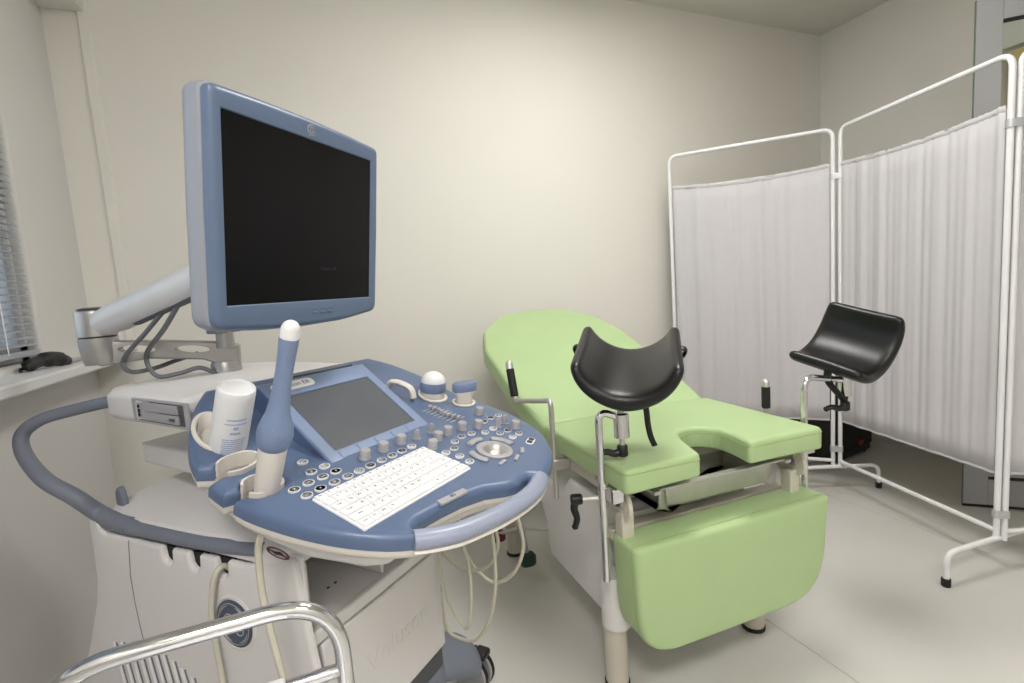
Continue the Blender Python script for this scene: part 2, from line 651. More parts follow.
# grey glazed door leaf standing open in front of the right wall
A0 = Vector((2.737, 1.280, 0))
e = Vector((0.72, -0.694, 0)).normalized()
DF = frame(A0, e, Vector((0, 0, 1)).cross(e), (0, 0, 1))
LW = 0.82
mb = MB()
mb.box(0, 0.09, -0.006, 0.006, 0.012, 2.215).box(LW - 0.09, LW, -0.006, 0.006, 0.012, 2.215)
mb.box(0.09, LW - 0.09, -0.006, 0.006, 2.12, 2.215).box(0.09, LW - 0.09, -0.006, 0.006, 0.012, 0.135)
o = struct(mb.build('door_2', M_DOORG, None, DF, smooth=False, bevel=0.003), 'grey framed glass door leaf standing open')
MB().box(0.09, LW - 0.09, -0.003, 0.003, 0.135, 2.12).build('glass_pane', M_GLASS, o, DF, smooth=False)
mb = MB()
mb.box(0.092, LW - 0.092, -0.007, 0.007, 2.108, 2.12).box(0.092, LW - 0.092, -0.007, 0.007, 0.135, 0.147)
mb.build('glazing_gasket', M_RUBBER, o, DF, smooth=False)
MB().box(0.09, LW - 0.09, -0.0045, 0.0045, 0.147, 0.75).build('kick_panel', M_DOORG, o, DF, smooth=False, bevel=0.003)
MB().box(0.0, LW, -0.005, 0.005, 0.0, 0.012).build('door_sweep', M_RUBBER, o, DF, smooth=False)
MB().box(-0.002, 0.0, -0.006, 0.006, 0.012, 2.215).build('edge_strip', mat('green_edge', (112, 128, 116), 0.4), o, DF, smooth=False)

# ================================================================== ULTRASOUND MACHINE
O = Vector((0.12325, 0.87775, 0.81925))
cr_r = Vector((0.8066, 0.5911, 0)).normalized()
cr_f = Vector((0.5911, -0.8066, 0)).normalized()
UP = Vector((0, 0, 1))
CON = frame((O.x, O.y, 0), cr_r, -cr_f, UP)          # x right, y = -front, z up  (right handed)
T = math.radians(13.5)
PANF = frame(O, cr_r, -(cr_f * math.cos(T) - UP * math.sin(T)), cr_f * math.sin(T) + UP * math.cos(T))  # x right, y = away from user, z normal
bt = math.radians(40)
BAS = frame((O.x, O.y, 0), (math.cos(bt), math.sin(bt), 0), (-math.sin(bt), math.cos(bt), 0), UP)


def con(u, f, z):
    return CON @ Vector((u, -f, z))


def bas(u, f, z):
    return BAS @ Vector((u, -f, z))


def pan(u, v, h=0):
    return PANF @ Vector((u, -v, h))


US = thing('ultrasound_machine', 'ultrasound machine with blue control panel and swivel monitor, left of the green chair', 'ultrasound machine', bas(0.095, -0.45, 0), bt)

# ---- base cabinet: left side panel, seen from the camera
S0 = bas(-0.105, -0.15, 0)
S1 = bas(-0.15, -0.79, 0)
se = (S1 - S0).normalized()
SIDE = frame(S0, -se, UP, (-se).cross(UP))               # x toward the front, y up, z outward (to camera)
if SIDE.col[2].xyz.dot(Vector((-1, -0.5, 0))) < 0:
    SIDE = frame(S0, -se, UP, -((-se).cross(UP)))


def side_outline(notches=True):
    p = [(-0.654, 0.675), (-0.648, 0.694), (-0.632, 0.703), (-0.616, 0.696), (-0.606, 0.674)]
    tp = [(-0.59, 0.667), (-0.52, 0.667)]
    for cx in (-0.378, -0.293, -0.212):
        tp += [(cx - 0.016, 0.666), (cx - 0.013, 0.640), (cx - 0.005, 0.632), (cx + 0.005, 0.632), (cx + 0.013, 0.640), (cx + 0.016, 0.666)] if notches else []
    tp += [(-0.15, 0.666), (-0.10, 0.674), (-0.05, 0.69), (-0.022, 0.698)]
    p += tp
    p += [(-0.012, 0.69), (-0.006, 0.6), (0.012, 0.47), (0.026, 0.3), (0.03, 0.16), (-0.1, 0.15), (-0.7, 0.15), (-0.8, 0.16), (-0.79, 0.24), (-0.745, 0.32), (-0.715, 0.385), (-0.672, 0.49), (-0.656, 0.55), (-0.652, 0.62)]
    return p


def sidetop(x, y):
    return 0.012 * math.exp(-((y - 0.25) / 0.16) ** 2)


sp = MB().slab(resample(fillet(side_outline(), 0.006, 3), 0.02), top=sidetop, th=0.03, b=0.009, grid=0.035, bottom=lambda x, y: -0.012).build('side_panel', M_WHITE, US, SIDE)
# dark pockets behind the cable notches
for cx in (-0.378, -0.293, -0.212):
    MB().box(cx - 0.016, cx + 0.016, 0.622, 0.664, -0.024, -0.0125).build('cable_notch', M_HOLE, sp, SIDE, smooth=False)
# vertical panel seam
MB().tube([SIDE @ Vector((x, y, sidetop(x, y) + 0.0005)) for x, y in ((-0.503, 0.664), (-0.51, 0.62), (-0.516, 0.58), (-0.514, 0.52), (-0.505, 0.46), (-0.49, 0.40))], 0.0009, 6).build('panel_joint', M_GREY, sp)
# louvres low on the side panel
for k in range(11):
    x = -0.60 + k * 0.03
    y1 = 0.405 + 0.035 * math.sin(min(1, k / 8) * PI * 0.6) - 0.0006 * k * k
    pts = [SIDE @ Vector((x - 0.015 + (y1 - y) * 0.34, y, sidetop(x, y) + 0.001)) for y in (y1, y1 - 0.05, y1 - 0.1, y1 - 0.16)]
    MB().tube(pts, 0.0075, 8, upv=SIDE.col[2].xyz, rb=0.0035).build('louvre', M_WHITE, sp)
    pts2 = [SIDE @ (SIDE.inverted() @ q + Vector((0.0105, 0.0, -0.001))) for q in pts]
    MB().tube(pts2, 0.0035, 6, upv=SIDE.col[2].xyz, rb=0.0012).build('louvre_gap', M_GREY, sp)
# round emblem
EM = SIDE @ Matrix.Translation((-0.192, 0.54, 0.0))
MB().lathe([(0.058, 0.0), (0.058, 0.0015), (0.052, 0.003), (0.05, 0.0015)], 32, EM).build('emblem_rim', M_WHITE, sp)
em = MB().lathe([(0.0485, 0.0), (0.0485, 0.003), (0.046, 0.0045), (0.0, 0.0045)], 32, EM).build('emblem', M_EMBL, US)
lg = MB()


def spiral(cx, cy, r0, turns, a0, sgn=1):
    return [EM @ Vector((cx + r0 * (1 - k / 22) * math.cos(a0 + sgn * 2 * PI * turns * k / 20), cy + r0 * (1 - k / 22) * math.sin(a0 + sgn * 2 * PI * turns * k / 20), 0.0046)) for k in range(20)]


ring = [EM @ Vector((0.042 * math.cos(a), 0.042 * math.sin(a), 0.0046)) for a in [2 * PI * k / 40 for k in range(41)]]
lg.tube(ring, 0.0009, 6, caps=False)
for q in range(4):
    a = PI / 4 + q * PI / 2
    lg.tube([EM @ Vector((0.038 * math.cos(a + s * 0.5), 0.038 * math.sin(a + s * 0.5), 0.0046)) for s in (-1, -.6, -.2, .2, .6, 1)], [0.0006, 0.0012, 0.0018, 0.0018, 0.0012, 0.0006], 6)
lg.tube(spiral(-0.012, 0.006, 0.015, 1.4, 0.3), 0.0016, 6)
lg.tube(spiral(-0.014, -0.012, 0.011, 1.2, 1.8, -1), 0.0015, 6)
lg.tube(spiral(0.013, 0.008, 0.012, 1.3, 2.2), 0.0016, 6)
lg.tube(spiral(0.014, -0.010, 0.014, 1.4, 1.2, -1), 0.0016, 6)
lg.build('monogram', M_LGREY, em)

# other cabinet walls
mb = MB()
mb.box(0.272, 0.290, 0.178, 0.79, 0.15, 0.69)
mb.build('side_panel', M_WHITE, US, BAS, bevel=0.006)
MB().box(-0.12, 0.30, 0.765, 0.79, 0.15, 0.69).build('back_panel', M_WHITE, US, BAS, bevel=0.006)
# chassis floor
# front: door, rail, shelf compartment
door = MB().slab(resample(rect(-0.075, 0.29, 0.262, 0.515, 0.008), 0.03), th=0.02, b=0.005, grid=0.06, M=frame((0, 0.155, 0), (1, 0, 0), (0, 0, 1), (0, -1, 0))).build('front_door', M_WHITE, US, BAS)
mb = MB()
text_mb(mb, 'Voluson', 0.062, frame((0.13, 0.154, 0.395), (1, 0, 0), (0, 0, 1), (0, -1, 0)), 0.0005)
mb.build('embossed_lettering', M_WHITE, door, BAS, smooth=False)
MB().box(-0.094, 0.292, 0.158, 0.175, 0.519, 0.546).build('front_rail', M_WHITE, US, BAS, bevel=0.004)
MB().box(-0.10, 0.285, 0.175, 0.50, 0.535, 0.545).build('compartment_shelf', M_WHITE, US, BAS, smooth=False)
MB().box(-0.10, 0.285, 0.49, 0.51, 0.25, 0.69).build('compartment_back', M_WHITE, US, BAS, smooth=False)
MB().box(-0.097, -0.088, 0.156, 0.19, 0.28, 0.70).build('front_post', M_WHITE, US, BAS, bevel=0.004)
MB().box(0.113, 0.121, 0.175, 0.36, 0.546, 0.69).build('divider', M_WHITE, US, BAS, bevel=0.002)
MB().box(-0.083, -0.03, 0.23, 0.42, 0.546, 0.64).build('compartment_box', M_WHITE, US, BAS, bevel=0.003)
MB().box(-0.105, 0.29, 0.17, 0.78, 0.20, 0.25).build('cabinet_floor', M_DGREY, US, BAS, smooth=False)
for sx in (0.03, 0.05):
    MB().lathe([(0.003, 0), (0.003, 0.002), (0, 0.0025)], 10, Matrix.Translation((sx, 0.25, 0.545))).build('shelf_screw', M_DGREY, US, BAS)
# white deck on top, slate trim line around it
dk = [(-0.135, 0.76), (-0.105, 0.18), (0.295, 0.18), (0.33, 0.76), (0.28, 0.80), (-0.09, 0.80)]


def decktop(x, y):
    return 0.70 + 0.03 * max(0.0, 1 - ((x - 0.1) / 0.24) ** 2)


MB().slab(resample(fillet([Vector(p) for p in dk], 0.03, 4), 0.03), top=decktop, th=0.03, b=0.012, grid=0.05, bottom=lambda x, y: 0.675).build('deck', M_WHITE, US, BAS)
tr = []
for x, y in ((-0.60, 0.692), (-0.57, 0.690), (-0.52, 0.688), (-0.4, 0.687), (-0.27, 0.688), (-0.15, 0.694), (-0.095, 0.70)):
    tr.append(SIDE @ Vector((x, y, -0.011)))
MB().tube(cr(tr, 5), 0.014, 16, upv=(0, 0, 1), rb=[0.019] * 12 + [0.015] * 12 + [0.013] * 6 + [0.003]).build('trim_band', M_GREY, US)
MB().tube(cr([bas(0.30, -0.2, 0.69), bas(0.32, -0.5, 0.69), bas(0.335, -0.78, 0.69)], 5), 0.012, 10, upv=(0, 0, 1), rb=0.016).build('trim_band', M_GREY, US)
# rear push handle
hp = [(-0.03, -0.76, 0.952), (-0.06, -0.819, 0.947), (-0.11, -0.907, 0.931), (-0.15, -0.959, 0.916), (-0.175, -0.994, 0.884), (-0.184, -0.971, 0.84), (-0.19, -0.865, 0.794), (-0.168, -0.80, 0.755), (-0.135, -0.785, 0.705), (-0.128, -0.73, 0.690), (-0.125, -0.66, 0.687)]
pts = cr([bas(*p) for p in hp], 7)
nn_ = len(pts)
MB().tube(pts, [0.0145 + 0.008 * max(0, (k / nn_ - 0.3)) for k in range(nn_)], 14, upv=(0, 0, 1)).build('push_handle', M_GREY, US)
MB().slab(resample(ell(0, 0.028, 0.016, 0.03, 20), 0.02), th=0.012, b=0.004, grid=0.02, M=frame(bas(-0.10, -0.765, 0.695), BAS.col[1].xyz * -1, UP, BAS.col[0].xyz * -1)).build('handle_end', M_GREY, US)
# lift column and neck
MB().slab(resample(rect(-0.0, 0.2, 0.30, 0.60, 0.05), 0.03), th=0.24, b=0.01, grid=0.08, top=lambda x, y: 0.93).build('lift_column', M_WHITE, US, CON)
# printer shelf under the drive bay
MB().box(-0.062, 0.22, 0.52, 0.83, 0.775, 0.828).build('printer_shelf', M_WHITE, US, CON, bevel=0.006)
# upper body
ub = [(-0.13, 0.445), (-0.135, 0.78), (-0.10, 0.85), (0.30, 0.85), (0.335, 0.78), (0.33, 0.445)]


def ubtop(x, y):
    return 0.974 + 0.012 * max(0.0, 1 - ((x - 0.1) / 0.22) ** 2)


UBO = MB().slab(resample(fillet([Vector(p) for p in ub], 0.03, 4), 0.03), top=ubtop, b=0.014, bb=0.02, th=0.06, grid=0.05, bottom=lambda x, y: 0.908).build('upper_body', M_WHITE, US, CON)
# drive bay on its left face: local x -> toward the front, y up, z outward
DB = frame(con(-0.1345, -0.655, 0.942), cr_f, UP, -cr_r)
bay = MB()
bay.slab(resample(rect(0.0, 0.235, -0.027, 0.027, 0.004), 0.05), [rect(0.016, 0.222, -0.022, 0.022, 0.002)], th=0.006, b=0.002, grid=0.1, M=DB)
bay = bay.build('drive_bay', M_LGREY, US)
MB().box(0.016, 0.222, -0.022, 0.022, -0.006, -0.003, DB).build('bay_floor', M_DGREY, bay, smooth=False)
MB().box(0.048, 0.196, 0.001, 0.020, -0.004, 0.001, DB).build('optical_drive', M_LGREY, bay, bevel=0.0015)
MB().box(0.048, 0.196, -0.020, -0.001, -0.004, 0.001, DB).build('optical_drive', M_LGREY, bay, bevel=0.0015)
MB().box(0.165, 0.185, -0.013, -0.007, 0.001, 0.003, DB).build('eject_button', M_DGREY, bay)
MB().box(0.022, 0.044, -0.016, 0.018, -0.004, 0.0, DB).build('port_plate', M_LGREY, bay)
for y in (0.010, -0.009):
    MB().lathe([(0.004, 0), (0.004, 0.002), (0.0015, 0.002)], 10, DB @ Matrix.Translation((0.032, y, 0))).build('socket', M_HOLE, bay)
MB().box(0.028, 0.036, -0.004, 0.004, 0, 0.0015, DB).build('socket', M_HOLE, bay)
for y in (0.010, 0.0, -0.010):
    MB().lathe([(0.003, 0), (0.003, 0.002), (0, 0.002)], 10, DB @ Matrix.Translation((0.203, y, -0.003))).build('indicator', M_DGREY, bay)

# ---- base plate, caster covers and casters
ch = [(-0.14, 0.86), (-0.12, 0.16), (0.31, 0.16), (0.33, 0.86)]
MB().slab(resample(fillet([Vector(p) for p in ch], 0.05, 4), 0.04), top=lambda x, y: 0.20, th=0.06, b=0.02, grid=0.08).build('chassis', M_GREY, US, BAS)


def caster(x, y, dx, dy, cover=True):
    if cover:
        pts = cr([(0.10 + (x - 0.10) * 0.6, y + dy * 1.3, 0.185), (x - dx * 0.45, y + dy * 0.5, 0.175), (x, y, 0.135), (x + dx * 0.16, y - dy * 0.12, 0.10)], 6)
        n = len(pts)
        MB().tube([BAS @ Vector(p) for p in pts], [0.085 - 0.03 * (k / n) ** 2 for k in range(n)], 16, upv=(0, 0, 1), rb=[0.05 - 0.02 * (k / n) ** 2 for k in range(n)]).build('caster_cover', M_GREY, US)
    cx, cy = x + dx * 0.28, y - dy * 0.1
    for s in (-0.018, 0.018):
        wv = MB().lathe([(0.018, -0.010), (0.052, -0.011), (0.0575, -0.006), (0.058, 0.004), (0.052, 0.011), (0.018, 0.010)], 24, frame((cx + s, cy, 0.0585), (0, 1, 0), (0, 0, 1), (1, 0, 0))).build('caster_wheel', M_LGREY, US, BAS)
        MB().lathe([(0.0582, -0.007), (0.0586, 0.0), (0.0582, 0.004)], 24, frame((cx + s, cy, 0.0585), (0, 1, 0), (0, 0, 1), (1, 0, 0))).build('tyre', M_RUBBER, wv, BAS)
    MB().tube([BAS @ Vector((cx, cy, 0.055)), BAS @ Vector((cx, cy, 0.11))], 0.010, 10).build('caster_stem', M_BLACK, US)
    MB().box(cx - 0.02, cx + 0.022, cy - 0.05, cy - 0.01, 0.105, 0.125).build('brake_lever', M_BLACK, US, BAS, bevel=0.006)


caster(0.40, 0.20, 0.18, 0.1)
caster(-0.16, 0.20, -0.18, 0.1)
caster(0.36, 0.80, 0.16, -0.1)
caster(-0.14, 0.82, -0.12, -0.1)

# ---- control panel shell (panel frame: x right, y away from user)
def V(u, v):
    return Vector((u, -v))


out = []
out += cr([V(-0.088, -0.465), V(-0.128, -0.425), V(-0.166, -0.37), V(-0.196, -0.31), V(-0.2075, -0.263)], 4)
slot1 = [V(-0.186, -0.250), V(-0.165, -0.264), V(-0.125, -0.264), V(-0.108, -0.246), V(-0.125, -0.222), V(-0.16, -0.214), V(-0.186, -0.224), V(-0.2135, -0.216)]
slot2 = [V(-0.2145, -0.172), V(-0.190, -0.166), V(-0.175, -0.186), V(-0.150, -0.188), V(-0.127, -0.166), V(-0.130, -0.138), V(-0.155, -0.125), V(-0.182, -0.130), V(-0.192, -0.148), V(-0.2135, -0.145)]
out += fillet(slot1, 0.012, 3, closed=False)
out += fillet(slot2, 0.01, 3, closed=False)
out += cr([V(-0.212, -0.118), V(-0.203, -0.075), V(-0.182, -0.01), V(-0.155, 0.047), V(-0.120, 0.097), V(-0.082, 0.131)], 4)
hole_t = [V(-0.070, 0.120), V(-0.080, 0.104), V(-0.055, 0.096), V(0.0, 0.100), V(0.05, 0.107), V(0.10, 0.122), V(0.14, 0.147), V(0.165, 0.155), V(0.205, 0.153)]
out += fillet(hole_t, 0.01, 3, closed=False)
out += cr([V(0.224, 0.180), V(0.283, 0.166), V(0.338, 0.141), V(0.395, 0.095), V(0.435, 0.038), V(0.457, -0.04), V(0.463, -0.12), V(0.462, -0.22), V(0.455, -0.31), V(0.433, -0.37), V(0.396, -0.425), V(0.350, -0.465)], 4)


def ramp(x, y):
    return 0.062 * max(0.0, (y - 0.20) / 0.26) ** 1.5


def dedupe(p, eps=0.0015):
    q = [p[0]]
    for a in p[1:]:
        if (a - q[-1]).length > eps:
            q.append(a)
    return q


out = dedupe(resample(out, 0.02))
GEL = ell(-0.137, 0.338, 0.033, 0.054, 28)
GEL = [Vector((p.x + (p.y - 0.338) * 0.2, p.y)) for p in GEL]
DOM = ell(0.380, 0.243, 0.036, 0.036, 24)
LIN = ell(0.416, 0.166, 0.030, 0.026, 24)
CP = MB().slab(out, [GEL, DOM, LIN], top=ramp, th=0.026, b=0.014, hb=0.003, grid=0.025, M=PANF).build('control_panel', M_BLUE, US)
# cream under lip and underside tray
lip = offset(out if area2(out) > 0 else out[::-1], -0.001)
MB().slab(lip, [], top=lambda x, y: ramp(x, y) - 0.0262, th=0.019, b=0.0, bb=0.012, grid=0.06, M=PANF).build('panel_lip', M_WHITE2, US)
tray = [V(-0.19, -0.12), V(-0.17, -0.02), V(-0.13, 0.06), V(-0.10, 0.085), V(0.0, 0.082), V(0.10, 0.10), V(0.20, 0.135), V(0.30, 0.13), V(0.38, 0.08), V(0.43, 0.0), V(0.44, -0.3), V(0.40, -0.40), V(-0.13, -0.42), V(-0.19, -0.30)]
MB().slab(resample(fillet(tray, 0.02, 3), 0.03), [], top=lambda x, y: min(ramp(x, y), 0.05) - 0.0454, th=0.03, b=0.0, bb=0.022, grid=0.06, M=PANF).build('panel_tray', M_WHITE, US)
# red "no phone" sticker under the left front
ST = frame(con(-0.156, -0.135, 0.737), cr_f * 0.9 + cr_r * 0.2, UP * 0.75 - cr_r * 0.45, -cr_r * 0.75 - UP * 0.45)
# grip
gp = cr([pan(-0.088, 0.116, -0.014), pan(-0.06, 0.136, -0.014), pan(-0.02, 0.156, -0.014), pan(0.05, 0.174, -0.014), pan(0.12, 0.183, -0.014), pan(0.18, 0.182, -0.014), pan(0.23, 0.168, -0.014)], 6)
MB().tube(gp, 0.0175, 16, upv=PANF.col[2].xyz, rb=0.0150).build('front_grip', M_GRIP, US)
g2 = [p - PANF.col[2].xyz * 0.014 for p in gp]
MB().tube(g2, 0.0165, 12, upv=PANF.col[2].xyz, rb=0.006).build('grip_lip', M_WHITE2, US)
# freeze label plate on the rear edge of the opening
LB = PANF @ frame((0.032, -0.0965, 0.0005), Vector((1, -0.12, 0)).normalized(), Vector((0.12, 1, 0)).normalized(), (0, 0, 1))
MB().box(-0.033, 0.033, -0.007, 0.007, -0.004, 0.002, LB).build('label_plate', M_LGREY, CP, bevel=0.0015)
mb = MB()
text_mb(mb, '4D', 0.011, LB @ Matrix.Translation((0, 0, 0.0024)), 0.0002)
mb.build('label_print', M_PRINT, CP, smooth=False)

# ---- buttons, knobs, sliders, paddles
bm_ = MB()
bm_.lathe([(0.0105, 0), (0.0105, 0.0022), (0.0102, 0.003), (0.0090, 0.003)], 20, sx=1.0, sy=0.82)
bm_.cur = 1
bm_.lathe([(0.0090, 0.0026), (0.0088, 0.0030), (0, 0.0030)], 20, sx=1.0, sy=0.82)
bm_.cur = 0
buttons = []
for k in range(4):
    b_ = MB()
    b_.v, b_.f, b_.mi = list(bm_.v), list(bm_.f), list(bm_.mi)
    if k == 0:
        b_.box(-0.0035, 0.0035, -0.0006, 0.0006, 0.003, 0.0033)
    elif k == 1:
        b_.box(-0.003, -0.0012, -0.0012, 0.0012, 0.003, 0.0033).box(0.0012, 0.003, -0.0012, 0.0012, 0.003, 0.0033)
    elif k == 2:
        b_.box(-0.0014, 0.0014, -0.0014, 0.0014, 0.003, 0.0033)
    else:
        b_.box(-0.003, 0.003, 0.0005, 0.0014, 0.003, 0.0033).box(-0.0014, 0.0014, -0.002, -0.001, 0.003, 0.0033)
    buttons.append(mesh_of(b_, 'button', [M_ENAM, M_ICON]))
B1 = [(-0.07, -0.172), (-0.052, -0.134), (-0.081, -0.133), (-0.05, -0.106), (-0.078, -0.106), (-0.047, -0.078), (-0.107, -0.106), (-0.076, -0.078), (-0.136, -0.104), (-0.105, -0.078), (-0.133, -0.076), (-0.02, -0.079), (0.008, -0.08), (0.038, -0.081), (0.066, -0.081), (0.094, -0.082), (0.123, -0.082)]
B2 = [(0.152, -0.015), (0.181, -0.016), (0.208, -0.035), (0.24, -0.041), (0.27, -0.035), (0.161, 0.014), (0.157, 0.042), (0.299, -0.017), (0.332, -0.017), (0.323, 0.009), (0.35, 0.013), (0.327, 0.041), (0.355, 0.041), (0.35, -0.055), (0.383, -0.058), (0.412, -0.053)]
for i, (u, v) in enumerate(B1 + B2):
    inst('button', buttons[(i * 7 + i // 3) % 4], PANF @ Matrix.Translation((u, -v, 0.0)), CP)
kn = mesh_of(MB().lathe([(0.0115, 0), (0.0115, 0.003), (0.0105, 0.004), (0.0103, 0.017), (0.0092, 0.0185), (0, 0.0185)], 24), 'rotary_knob', M_LGREY)
for u, v in [(0.022, -0.11), (0.07, -0.11), (0.12, -0.11), (0.151, -0.05), (0.19, -0.068), (0.229, -0.072), (0.274, -0.066), (0.313, -0.047), (0.383, -0.093), (0.379, 0.016)]:
    inst('rotary_knob', kn, PANF @ Matrix.Translation((u, -v, 0.0)), CP)
pd = MB()
pd.lathe([(0.010, 0), (0.010, 0.002), (0, 0.003)], 16, sx=1, sy=0.6)
pd.slab(ell(0, 0.010, 0.007, 0.013, 16), th=0.005, b=0.0015, grid=0.02, M=frame((0, -0.0025, 0), (1, 0, 0), (0, 0, 1), (0, -1, 0)))
pdm = mesh_of(pd, 'toggle_paddle', M_LGREY)
for u, v in [(0.159, -0.101), (0.207, -0.102), (0.35, -0.016), (0.383, -0.016)]:
    inst('toggle_paddle', pdm, PANF @ Matrix.Translation((u, -v, 0.0)) @ Matrix.Rotation(-0.75, 4, 'Z'), CP)
sl = MB()
sl.box(-0.028, 0.028, -0.0016, 0.0016, 0.0, 0.0012)
slm = mesh_of(sl, 'slider_track', M_LGREY, smooth=False)
cpm = mesh_of(MB().slab(rect(-0.006, 0.006, -0.0042, 0.0042, 0.002), top=lambda x, y: 0.009, th=0.009, b=0.002, grid=0.02), 'slider_cap', M_LGREY)
for k in range(8):
    v = -0.195 + k * 0.0125
    inst('slider_track', slm, PANF @ Matrix.Translation((0.312, -v, ramp(0, -v))), CP)
    inst('slider_cap', cpm, PANF @ Matrix.Translation((0.312 + 0.004 * math.sin(k), -v, ramp(0, -v) + 0.001)), CP)
# trackball, its ring and the crescent keys
TB = PANF @ Matrix.Translation((0.240, -0.048, 0))
MB().lathe([(0.040, 0), (0.040, 0.003), (0.037, 0.005), (0.030, 0.0045), (0.0265, 0.001)], 32, TB).build('trackball_ring', M_LGREY, CP)
MB().lathe([(0.026, 0.001)] + [(0.027 * math.cos(a), 0.027 * math.sin(a) - 0.012) for a in [math.radians(d) for d in (28, 40, 52, 64, 76, 90)]], 28, TB).build('trackball', M_STEEL, CP)
for a0, a1 in ((66, 114), (-12, 42), (150, 200)):
    pts = [TB @ Vector((0.055 * math.cos(math.radians(a0 + (a1 - a0) * k / 10)), 0.055 * math.sin(math.radians(a0 + (a1 - a0) * k / 10)), 0.002)) for k in range(11)]
    rr = [0.0055] + [0.008] * 9 + [0.0055]
    MB().tube(pts, rr, 10, upv=PANF.col[2].xyz, rb=0.004).build('crescent_key', M_LGREY, CP)
for u, v, rz in ((0.204, 0.091, 0.1), (0.245, 0.101, 0.35), (0.284, 0.092, 0.5)):
    MB().box(-0.013, 0.013, -0.004, 0.004, 0, 0.003, PANF @ Matrix.Translation((u, -v, 0)) @ Matrix.Rotation(rz, 4, 'Z')).build('dash_key', M_LGREY, CP, bevel=0.001)
PW = PANF @ Matrix.Translation((0.342, -0.080, 0)) @ Matrix.Rotation(0.25, 4, 'Z')
ob = MB()
ob.slab(resample(rect(-0.018, 0.018, -0.009, 0.009, 0.0085), 0.01), th=0.002, b=0.001, grid=0.02, top=lambda x, y: 0.002, M=PW)
ob = ob.build('oval_key', M_ENAM, CP)
mb = MB().slab(resample(rect(-0.015, -0.001, -0.0065, 0.0065, 0.004), 0.008), top=lambda x, y: 0.0024, th=0.001, b=0.0003, grid=0.02, M=PW)
mb.slab(resample(rect(0.001, 0.015, -0.0065, 0.0065, 0.004), 0.008), top=lambda x, y: 0.0024, th=0.001, b=0.0003, grid=0.02, M=PW)
mb.build('oval_key_face', M_ICON, CP)

# ---- keyboard
KB = MB().slab(resample(rect(-0.136, 0.136, -0.061, 0.061, 0.004), 0.03), top=lambda x, y: 0.003, th=0.004, b=0.0012, grid=0.08, M=PANF).build('keyboard', M_KEY, US)
rows = [(0.052, 0.016, [1] * 15, ['Esc', 'F1', 'F2', 'F3', 'F4', 'F5', 'F6', 'F7', 'F8', 'F9', 'F10', 'F11', 'F12', 'Prt', 'Del']),
        (0.033, 0.019, [1] * 13 + [1.6], list('`1234567890-=') + ['<-']),
        (0.0125, 0.019, [1.5] + [1] * 12 + [1.2], ['Tab'] + list('QWERTYUIOP[]') + ['\\']),
        (-0.008, 0.019, [1.8] + [1] * 11 + [1.8], ['Caps'] + list("ASDFGHJKL;'") + ['Ent']),
        (-0.0285, 0.019, [2.2] + [1] * 10 + [1.6, 1], ['Shift'] + list('ZXCVBNM,./') + ['Sh', '^']),
        (-0.049, 0.018, [1.2, 1, 1.1, 1.1, 5.2, 1.1, 1.1, 1, 1, 1], ['Ctrl', 'Fn', 'W', 'Alt', '', 'Alt', 'Ct', '<', 'v', '>'])]
leg = MB()
cache = {}
for yc, hh, ws, names in rows:
    tot = sum(ws)
    x = -0.133
    for w_, nm in zip(ws, names):
        kw = 0.266 * w_ / tot
        key = (round(kw, 4), hh)
        if key not in cache:
            a, b2 = kw / 2 - 0.0007, hh / 2 - 0.0007
            km = MB()
            lo = [(-a, -b2), (a, -b2), (a, b2), (-a, b2)]
            hi = [(p[0] * (1 - 0.0016 / a), p[1] * (1 - 0.0016 / b2)) for p in lo]
            km.add([(p[0], p[1], 0) for p in lo] + [(p[0], p[1], 0.003) for p in lo] + [(p[0], p[1], 0.0044) for p in hi],
                   [(i, (i + 1) % 4, 4 + (i + 1) % 4, 4 + i) for i in range(4)] + [(4 + i, 4 + (i + 1) % 4, 8 + (i + 1) % 4, 8 + i) for i in range(4)] + [(8, 9, 10, 11)])
            cache[key] = mesh_of(km, 'key', M_KEY, smooth=False)
        inst('key', cache[key], PANF @ Matrix.Translation((x + kw / 2, yc, 0.003)), KB)
        if nm:
            text_mb(leg, nm, 0.0085 if len(nm) == 1 else 0.0052, PANF @ Matrix.Translation((x + kw / 2 - 0.001, yc + 0.001, 0.0076)), 0.0001)
        x += kw
leg.build('key_print', M_KEYINK, KB, smooth=False)

# ---- touch screen housing (console frame: x right, y = -front)
ts = [con(-0.034, -0.128, 0.848), con(0.240, -0.128, 0.848), con(0.244, -0.336, 0.990), con(-0.034, -0.336, 0.990)]
sx = cr_r
sy = (ts[3] - ts[0]).normalized()
sn = sx.cross(sy)
TSF = frame(ts[0], sx, sy, sn)          # x right 0..0.276, y up the slope 0..0.252
TW, TH = 0.276, 0.252
hm = MB()
hm.slab(resample(rect(0, TW, 0, TH, 0.006), 0.04), [rect(0.026, TW - 0.024, 0.030, 0.203, 0.003)], th=0.007, b=0.004, hb=0.002, grid=0.05, M=TSF)
hou = hm.build('touch_screen_housing', M_BLUE2, US)
prof = [con(0, -0.131, 0.83), con(0, -0.131, 0.843), con(0, -0.336, 0.983), con(0, -0.365, 0.985), con(0, -0.41, 0.955), con(0, -0.41, 0.88)]
sd = MB()
n6 = len(prof)
vs = [p + cr_r * (-0.033) for p in prof] + [p + cr_r * 0.241 for p in prof]
sd.add(vs, [tuple(range(n6)), tuple(range(n6, 2 * n6))[::-1]] + [(i, n6 + i, n6 + (i + 1) % n6, (i + 1) % n6) for i in range(n6)])
sd.build('housing_wedge', M_BLUE, hou, smooth=False, bevel=0.002)
MB().box(0.024, TW - 0.022, 0.028, 0.205, -0.0068, -0.003, TSF).build('touch_screen', M_TOUCH, US, smooth=False)
